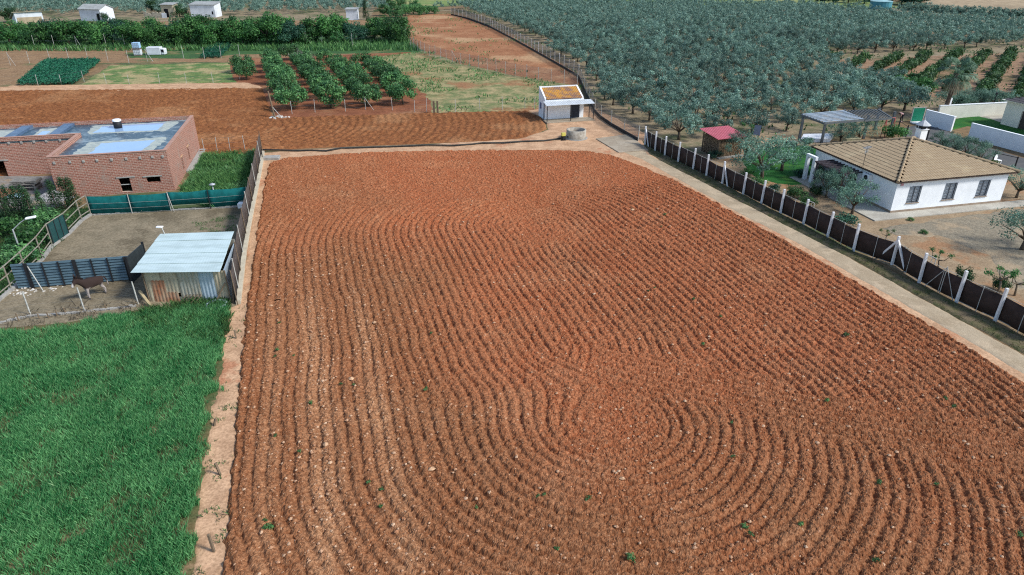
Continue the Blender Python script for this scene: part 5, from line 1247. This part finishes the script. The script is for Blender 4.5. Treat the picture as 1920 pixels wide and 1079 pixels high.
# near paddock fence: leaning posts, stakes and wire
npx = [(-20, 610), (58, 592), (159, 584), (260, 572)]; nw = [G2(p) for p in npx]; T = thing('wire_fence', 'low wire fence with leaning pale posts in front of the donkey', 'fence', nw[0]); o = np.array(nw[0])
for p in nw: q = np.array(p)-o; b = MB(); b.tube([(q[0], q[1], -.05), (q[0]-.12, q[1]+.15, 1.45)], .04, 6); b.build('post', M_pale, T)
wires(T, o, nw, (.3, .7, 1.1), M_steel, .004)
for p in [(36, 604), (75, 600), (92, 598), (108, 594), (124, 590), (200, 582)]:
    q = np.array(G2(p))-o; b = MB(); b.tube([(*q, 0), (q[0]-.03, q[1], rnd.uniform(.35, .6))], .035, 5); b.build('stake', M_wood, T)
m = MB(); cp_ = along(nw, 40); rg = random.Random(4)
for i in range(39): a = cp_[i]-o+np.array([0, -.25]); b_ = cp_[i+1]-o+np.array([0, -.25]); m.obox((a[0], a[1]+rg.uniform(-.05, .05), .06), (b_[0], b_[1]+rg.uniform(-.05, .05), .06), .16, rg.uniform(.12, .22))
m.build('kerb_stones', M_conc, T)
b = MB(); pa = G(266, 563); pb = G(287, 582); b.obox((pa[0], pa[1], .6), (pb[0], pb[1], .10), .16, .16); o_ = b.build('timber_beam', mat_plain('pale_timber', (.42, .34, .20), None, 4, .9), None, bevel=.02); tag(o_, 'pale timber beam leaning at the left front corner of the metal shed', 'beam')

M_netl = mat_net('thin_wire_mesh', (.34, .30, .28), .14)
# thin post and wire fences between the plots
def wirefence(label, px, h, n=None, mat=M_pale, r=.045, net=None, braces=(), base=None):
    pts = [G2(p) for p in px]; ps = along(pts, n) if n else [np.array(p) for p in pts]
    T = thing('wire_fence', label, 'fence', ps[0]); o = np.array(ps[0])
    for i, p in enumerate(ps):
        q = p-o; hh = h*(1+.06*math.sin(i*2.3)); b = MB(); b.tube([(*q, -.05), (q[0]+.05*math.sin(i*1.3), q[1], hh)], r, 5); b.build('post', mat, T)
    for i in braces:
        q = ps[i]-o; b = MB(); b.tube([(*q, h*.95), (q[0]+1.1, q[1]-.3, 0)], r*.8, 5); b.build('brace', mat, T)
    wires(T, o, ps, [h*.25, h*.6, h*.95], M_steel, .008)
    if net: netrun(T, o, ps, .05, h*.95, net, 'netting', 3, .03, .004)
    if base:
        m = MB()
        for i in range(len(ps)-1): a = ps[i]-o; b_ = ps[i+1]-o; m.obox((*a, .18), (*b_, .18), .08, .42)
        m.build('base_strip', base, T)
    return T
wirefence('wire fence with close pale posts and a black base strip, between red slope and olives', [(846, 29), (880, 37), (915, 50), (960, 74), (1010, 102), (1050, 125), (1085, 146)], 2.1, 38, M_post, .035, M_netw, (), M_iron)
wirefence('wire fence behind the small white shed along the grove', [(1085, 146), (1100, 180), (1118, 218), (1150, 240), (1196, 266)], 1.7, 12, M_pale, .04, M_netw, (), M_iron)
wirefence('sloping wire fence with grey mesh between the red slope and the pale meadow', [(770, 90), (800, 104), (850, 120), (900, 130), (960, 144), (1020, 154), (1082, 164)], 2.1, 22, M_pale, .035, M_netl, (9,))
wirefence('wire fence along the front of the orange orchard', [(548, 215), (591, 212), (648, 210), (686, 207), (736, 208), (778, 212), (800, 211), (854, 211), (900, 208), (942, 207), (984, 205), (1002, 206)], 1.6, None, M_pale, .035, None, (3,))
wirefence('thin wire fence along the near edge of the vegetable plots', [(-20, 166), (72, 162), (116, 160), (158, 154), (200, 158), (243, 160), (300, 158), (350, 157), (400, 156), (450, 150)], 1.6, None, M_pale, .032)
wirefence('wire fence across the dirt strip by the water tanks', [(-10, 126), (20, 124), (56, 120), (95, 117), (130, 114), (165, 112), (203, 116), (242, 119), (277, 116), (345, 111), (384, 112), (415, 110), (450, 108)], 2.2, None, M_pale, .036, None, (1, 8))
wirefence('wire fence along the foot of the broadleaf hedge', [(66, 90), (103, 91), (145, 90), (200, 88), (235, 88), (265, 87), (298, 86), (360, 86), (392, 86), (425, 85), (455, 85), (486, 84), (516, 86), (545, 85), (575, 85), (604, 83), (636, 83), (661, 87), (716, 80), (743, 79), (762, 78)], 2.4, None, M_pale, .036, None, (2, 7, 14))
wirefence('short wire fence between the brick building and the ploughed strip', [(384, 288), (408, 286), (432, 284), (460, 283)], 1.5, None, M_pale, .03)
b = MB(); pa = G(516, 222); b.tube([(0, 0, -.1), (-.55, .5, 3.1)], .11, 8); t = thing('leaning_pole', 'dark leaning timber pole at the left corner of the orange orchard', 'pole', pa[:2]); b.build('pole', M_wood, t); b = MB(); b.tube([(.9, -.1, 0), (-.2, .2, 1.3)], .04, 5); b.build('stay', M_pale, t)
heap('pale_rubble', (522, 222), 1.4, .2, bpy.data.materials['white_stone'], 'pale rubble at the foot of the leaning pole', 'rubble', 5, 70, .16)
t = thing('gate_post', 'pair of dark gate posts at the right corner of the orchard', 'post', G2((817, 213)))
for x in (-.2, .25): b = MB(); b.box(x-.11, x+.11, -.11, .11, -.1, 1.5); b.build('post', M_wood, t)
for (x, y, h, ln_, lb) in [(402, 1036, .75, -.10, 'grey concrete stub post leaning on the sandy border, nearest the camera'), (414, 892, .55, -.15, 'grey stub post on the sandy border beside the crop, second from the camera'), (401, 800, .35, .1, 'short stub stake at the edge of the cereal crop'), (443, 636, .5, -.05, 'thin stub post on the sandy border close to the metal shed')]:
    q = G2((x, y)); b = MB(); b.obox((0, 0, -.05), (ln_, .1, h), .09, .09); o_ = b.build('stub_post', M_wood, None, bevel=.015); o_.location = (*q, 0); tag(o_, lb, 'post')

# street lamp by the barrier, small post lamp
t = thing('street_lamp', 'tall grey street lamp leaning over the pipe rail fence', 'street lamp', G2((46, 492)))
b = MB(); b.tube([(0, 0, -.1), (-.02, 0, 2.35)], [.06, .045], 8); b.tube([(-.02, 0, 2.3), (.5, .2, 2.75), (.95, .3, 3.0)], .03, 6); b.build('pole', M_galv, t)
b = MB(); b.obox((.85, .27, 2.98), (1.45, .42, 3.06), .26, .12); b.build('lamp_head', M_whiteb, t, bevel=.04)
t = thing('garden_lamp', 'small white post lamp with a round hood behind the green mesh', 'lamp', G2((403, 372)))
b = MB(); b.tube([(0, 0, -.05), (0, 0, 1.15)], .04, 6); b.build('post', M_whiteb, t); b = MB(); b.lathe([(0, 1.32), (.24, 1.22), (.26, 1.16), (0, 1.14)], n=12); b.build('hood', M_galv, t, True)

# ------------------------------------------------------------------ far small buildings and tanks
def hut(label, px, w, d, h, rh, rot, mat, roofm, name='hut', ridge=True, door=None):
    t = thing(name, label, 'hut', G2(px), R(rot)); b = MB()
    b.add([(-w/2, 0, -.1), (w/2, 0, -.1), (w/2, d, -.1), (-w/2, d, -.1), (-w/2, 0, h), (w/2, 0, h), (w/2, d, h if ridge else h+rh), (-w/2, d, h if ridge else h+rh)], [(3,2,1,0),(4,5,6,7),(0,1,5,4),(1,2,6,5),(2,3,7,6),(3,0,4,7)])
    if ridge: b.add([(-w/2, 0, h), (-w/2, d, h), (-w/2, d/2, h+rh), (w/2, 0, h), (w/2, d, h), (w/2, d/2, h+rh)], [(0, 1, 2), (3, 5, 4), (0, 2, 5, 3), (1, 4, 5, 2)])
    b.build('wall', mat, t); b = MB(); e = .25; th = .1
    if ridge:
        for y0, y1 in ((-e, d/2), (d+e, d/2)):
            z0 = h-e*rh/(d/2)+.06; b.add([(-w/2-e, y0, z0), (w/2+e, y0, z0), (w/2+e, y1, h+rh+.06), (-w/2-e, y1, h+rh+.06), (-w/2-e, y0, z0+th), (w/2+e, y0, z0+th), (w/2+e, y1, h+rh+.06+th), (-w/2-e, y1, h+rh+.06+th)], [(3,2,1,0),(4,5,6,7),(0,1,5,4),(1,2,6,5),(2,3,7,6),(3,0,4,7)])
    else:
        b.add([(-w/2-e, -e, h+.03), (w/2+e, -e, h+.03), (w/2+e, d+e, h+rh+.06), (-w/2-e, d+e, h+rh+.06), (-w/2-e, -e, h+.03+th), (w/2+e, -e, h+.03+th), (w/2+e, d+e, h+rh+.06+th), (-w/2-e, d+e, h+rh+.06+th)], [(3,2,1,0),(4,5,6,7),(0,1,5,4),(1,2,6,5),(2,3,7,6),(3,0,4,7)])
    b.build('roof', roofm, t)
    for x0, x1, z0, z1 in (door or []): b = MB(); b.box(x0, x1, -.03, -.004, z0, z1); b.build('door' if z0 < .3 else 'window', M_dark, t)
    return t
M_fib = mat_plain('grey_fibre_roof', (.34, .36, .35), (.26, .27, .26), 1, .85); M_faded = mat_plain('faded_whitewash', (.66, .70, .74), (.50, .53, .56), .5, .9)
hut('white hut with a grey gabled roof behind the hedge', (172, 40), 6.4, 5.0, 2.9, 1.0, -12, M_faded, M_fib, door=[(2.0, 2.8, 0, 1.9)])
hut('white block hut with a flat stained front beyond the hedge', (382, 33), 7.0, 4.0, 3.2, .5, -4, M_faded, M_fib, ridge=False, door=[(2.6, 3.0, .8, 1.6)])
hut('small square white hut right of the hedge trees', (660, 38), 2.9, 2.6, 2.6, .2, 0, M_faded, M_fib, ridge=False)
hut('small ruined ochre hut between dark trees', (316, 33), 3.4, 3.0, 3.2, .3, -5, mat_plain('ochre_render', (.42, .38, .27), (.3, .27, .2), 1, .9), M_fib, ridge=False, door=[(-.9, .3, 0, 2.2)])
t = thing('ruined_wall', 'low broken stone wall beside the ochre ruin', 'wall', G2((290, 34)), R(-4)); b = MB(); rg = random.Random(6)
for i in range(12): b.box(-3+i*.5, -2.5+i*.5-.01, 0, .5, 0, rg.uniform(.9, 1.7))
b.build('stones', mat_plain('dry_stone', (.40, .37, .29), (.24, .22, .17), 2, .9), t); b = MB(); b.box(2.2, 3.6, -.05, -.01, 0, 1.3); b.build('white_panel', M_faded, t)
t = thing('long_shed', 'long white shed with a sloping ochre roof at the upper left', 'shed', G2((88, 58)), R(128))
b = MB(); L = 12; b.add([(0, 0, -.1), (L, 0, -.1), (L, 5.5, -.1), (0, 5.5, -.1), (0, 0, 4.2), (L, 0, 2.0), (L, 5.5, 2.0), (0, 5.5, 4.2)], [(3,2,1,0),(4,5,6,7),(0,1,5,4),(1,2,6,5),(2,3,7,6),(3,0,4,7)]); b.build('wall', M_faded, t)
b = MB(); b.add([(-.3, -.4, 4.3), (L+3, -.4, 1.7), (L+3, 5.9, 1.7), (-.3, 5.9, 4.3), (-.3, -.4, 4.42), (L+3, -.4, 1.82), (L+3, 5.9, 1.82), (-.3, 5.9, 4.42)], [(3,2,1,0),(4,5,6,7),(0,1,5,4),(1,2,6,5),(2,3,7,6),(3,0,4,7)]); b.build('roof', mat_plain('ochre_roof', (.36, .33, .24), (.27, .25, .19), .8, .9), t)
b = MB(); b.box(-.06, -.005, .3, 5.2, 0, 3.2); b.build('ochre_end', mat_plain('ochre_end_wall', (.42, .34, .23), None, 1, .9), t)
t = thing('water_tank', 'two stacked cube water tanks, blue above white, on the dirt strip', 'tank', G2((260, 105)), R(6))
for nm, z, mt in (('white_tank', .15, M_faded), ('blue_tank', 1.35, mat_plain('blue_plastic', (.30, .50, .72), (.36, .55, .74), 2, .4))):
    b = MB(); b.box(-.62, .62, -.5, .5, z, z+1.02); k = b.build(nm, mt, t, bevel=.08); b = MB()
    for i in range(5): x = -.6+i*.3; b.box(x-.015, x+.015, -.53, -.51, z, z+1.04)
    for i in range(3): b.box(-.62, .62, -.545, -.531, z+.2+i*.33, z+.23+i*.33)
    b.build('cage', M_galv, k)
b = MB(); b.box(-.65, .65, -.55, .55, .0, .14); b.box(-.65, .65, -.55, .55, 1.19, 1.33); b.build('pallet', M_wood, t)
t = thing('white_container', 'white box body with a dark open end by the water tanks', 'container', G2((292, 105)), R(4))
b = MB(); b.box(-1.5, 1.0, 0, 1.4, .15, 1.5); b.build('body', M_faded, t, bevel=.08); b = MB(); b.box(1.02, 1.7, .05, 1.35, .15, 1.25); c_ = b.build('cab', M_faded, t, bevel=.15); b = MB(); b.box(1.15, 1.6, .02, .048, .6, 1.1); b.build('window', M_dark, c_)
b = MB(); b.box(-1.2, 1.4, .2, 1.2, 0, .148); b.build('skid', M_iron, t)
t = thing('round_tank', 'round teal water tank at the far edge of the grove', 'tank', G2((1650, 17))); b = MB(); b.lathe([(0, 0), (3.2, 0), (3.2, 2.2), (0, 2.6)], n=20); b.build('drum', mat_plain('teal_paint', (.06, .24, .30), None, 1, .6), t); b = MB(); b.lathe([(3.25, 2.2), (3.3, 2.3), (0, 2.75)], n=20); b.build('lid', mat_plain('pale_teal', (.3, .5, .52), None, 1, .6), t)

# ------------------------------------------------------------------ donkey and person
def skin_body(name, joints, edges, mat, parent, root=0, sub=2):
    me = bpy.data.meshes.new(name); me.from_pydata([j[0] for j in joints], edges, []); o = link(name, me, mat, parent)
    sk = o.modifiers.new('skin', 'SKIN'); sk.use_smooth_shade = True; sd_m = o.modifiers.new('sub', 'SUBSURF'); sd_m.levels = sub; sd_m.render_levels = sub
    for i, j in enumerate(joints):
        r_ = j[1]; v = me.skin_vertices[0].data[i]; v.radius = r_ if isinstance(r_, tuple) else (r_, r_); v.use_root = (i == root)
    return o
fa = np.array(G2((171, 562))); fb = np.array(G2((189, 552))); dd = fa-fb; yaw = R(238)
T = thing('donkey', 'dark brown donkey with pale legs standing in the paddock', 'donkey', (fa+fb)/2, yaw)
J = [((-.42, 0, .92), (.23, .24)), ((-.1, 0, .90), (.25, .27)), ((.25, 0, .93), (.22, .25)), ((.45, 0, 1.02), (.15, .19)), ((.66, .04, 1.20), (.10, .14)), ((.78, .06, 1.30), (.10, .12)), ((.92, .10, 1.16), (.08, .09)), ((1.04, .13, 1.0), (.062, .065)),
     ((-.58, 0, .88), (.12, .15))]
E_ = [(0, 1), (1, 2), (2, 3), (3, 4), (4, 5), (5, 6), (6, 7), (0, 8)]
def leg(x, y, top, hind):
    n = len(J)
    if hind: J.extend([((x+.05, y, .70), (.10, .12)), ((x+.10, y, .55), .075), ((x-.08, y, .36), .048), ((x-.04, y, .10), .036), ((x, y, .02), (.048, .055))])
    else: J.extend([((x, y, .68), (.085, .095)), ((x+.01, y, .40), .052), ((x+.01, y, .30), .046), ((x, y, .09), .034), ((x+.02, y, .02), (.046, .055))])
    E_.append((top, n)); E_.extend([(n+i, n+i+1) for i in range(4)])
leg(.36, .13, 2, False); leg(.30, -.13, 2, False); leg(-.45, .13, 0, True); leg(-.52, -.13, 0, True)
for s_ in (-1, 1):
    n = len(J); J.extend([((.76, .06+s_*.06, 1.40), .035), ((.72, .06+s_*.13, 1.52), .042), ((.70, .06+s_*.16, 1.62), .014)]); E_.extend([(5, n), (n, n+1), (n+1, n+2)])
m, nt, bs = newmat('donkey_coat', .9, .1); co = coords(nt, False); sp = node(nt, 'ShaderNodeSeparateXYZ'); nt.links.new(co, sp.inputs[0])
nz_ = noise(nt, co, 7, 3); ad = node(nt, 'ShaderNodeMath', operation='MULTIPLY_ADD'); nt.links.new(nz_, ad.inputs[0]); ad.inputs[1].default_value = .25; nt.links.new(sp.outputs[2], ad.inputs[2])
c = mix(nt, ramp(nt, ad.outputs[0], .74, .86), (.36, .32, .30), (.040, .027, .024)); c = mix(nt, ramp(nt, ad.outputs[0], .30, .22), c, (.05, .045, .045))
gx = ramp(nt, sp.outputs[0], .93, 1.0); c = mix(nt, gx, c, (.45, .42, .40)); nt.links.new(c, bs.inputs['Base Color'])
T.scale = (1.12, 1.12, 1.12)
body = skin_body('body', J, E_, m, T)
b = MB(); b.tube([(-.66, 0, .95), (-.76, 0, .75), (-.78, 0, .5), (-.77, 0, .36)], [.035, .025, .03, .012], 6); b.build('tail', m, T, True)
b = MB()
for i in range(9): x = .40+i*.047; z = 1.20+i*.028+(.02 if i > 6 else 0); b.obox((x, .02, z-.03), (x-.02, .02, z+.09), .03, .05)
b.build('mane', mat_plain('dark_hair', (.018, .013, .012), None, 5, .9), T)

T = thing('person', 'person bending over in a pale pink top and dark trousers by the green gate', 'person', G2((1689, 229)), R(200))
skin_m = mat_plain('skin', (.42, .25, .18), None, 5, .6)
J = [((0, 0, .92), (.15, .12)), ((.16, 0, 1.02), (.15, .11)), ((.36, 0, 1.06), (.17, .12)), ((.46, 0, 1.03), .06), ((.55, 0, .98), (.085, .10)), ((.63, 0, .90), (.065, .08))]
E_ = [(0, 1), (1, 2), (2, 3), (3, 4), (4, 5)]
for s_ in (-1, 1):
    n = len(J); J.extend([((0, s_*.10, .84), .095), ((.06, s_*.11, .48), .062), ((-.03, s_*.12, .08), .042), ((.12, s_*.13, .03), (.045, .03))]); E_.extend([(0, n), (n, n+1), (n+1, n+2), (n+2, n+3)])
    n = len(J); J.extend([((.40, s_*.20, 1.02), .055), ((.47, s_*.24, .76), .042), ((.56, s_*.16, .55), .032), ((.59, s_*.13, .47), (.04, .022))]); E_.extend([(2, n), (n, n+1), (n+1, n+2), (n+2, n+3)])
    for f in range(4): J.append(((.60+f*.012, s_*(.10+f*.02), .40), .009)); E_.append((n+3, len(J)-1))
    J.append(((.57, s_*.10, .44), .010)); E_.append((n+3, len(J)-1))
m, nt, bs = newmat('clothed_figure', .8, .2); co = coords(nt, False); sp = node(nt, 'ShaderNodeSeparateXYZ'); nt.links.new(co, sp.inputs[0])
lt = ramp(nt, sp.outputs[0], .42, .44); c = mix(nt, lt, (.60, .38, .38), (.42, .25, .18)); nt.links.new(c, bs.inputs['Base Color'])
skin_body('body', J, E_, m, T)
tr = [((0, 0, .90), (.165, .135))]; te = []
for s_ in (-1, 1): n = len(tr); tr.extend([((0, s_*.10, .82), .105), ((.06, s_*.11, .48), .074), ((-.03, s_*.12, .10), .055)]); te.extend([(0, n), (n, n+1), (n+1, n+2)])
skin_body('trousers', tr, te, mat_plain('dark_cloth', (.02, .022, .03), None, 5, .9), T)
b = MB(); b.lathe([(0, -.11), (.09, -.07), (.11, .0), (.09, .08), (0, .11)], (.53, 0, 1.02), 10); b.build('hair', mat_plain('brown_hair', (.04, .026, .018), None, 5, .8), T, True)

# solar panel tilted beside the log shed, stones on the field
t = thing('solar_panel', 'small dark tilted panel on a post right of the log shed', 'panel', G2((1417, 262)), R(-20)); b = MB(); b.add([(-.35, -.2, .5), (.35, -.2, .5), (.35, .2, 1.5), (-.35, .2, 1.5), (-.35, -.15, .48), (.35, -.15, .48), (.35, .25, 1.48), (-.35, .25, 1.48)], [(3,2,1,0),(4,5,6,7),(0,1,5,4),(1,2,6,5),(2,3,7,6),(3,0,4,7)]); b.build('panel', mat_plain('panel_glass', (.10, .12, .17), None, 4, .3), t); b = MB(); b.tube([(0, .1, 0), (0, .1, 1.0)], .04, 6); b.build('post', M_pale, t)
for x, y, s in [(1185, 399, .16), (660, 718, .12), (810, 888, .13), (1316, 652, .0), (510, 580, .11), (612, 842, .12), (703, 612, .10), (1166, 906, .09)]:
    if s == 0: continue
    q = G2((x, y)); rg = np.random.default_rng(int(x)); B_ = rocks('field_rock', np.array([[q[0], q[1], .24]]), np.array([s*1.3]), M_sand, int(x)); del B_['kind']; tag(B_, 'pale rock lying on the ploughed red soil', 'rock', 'pale rocks on the ploughed field')
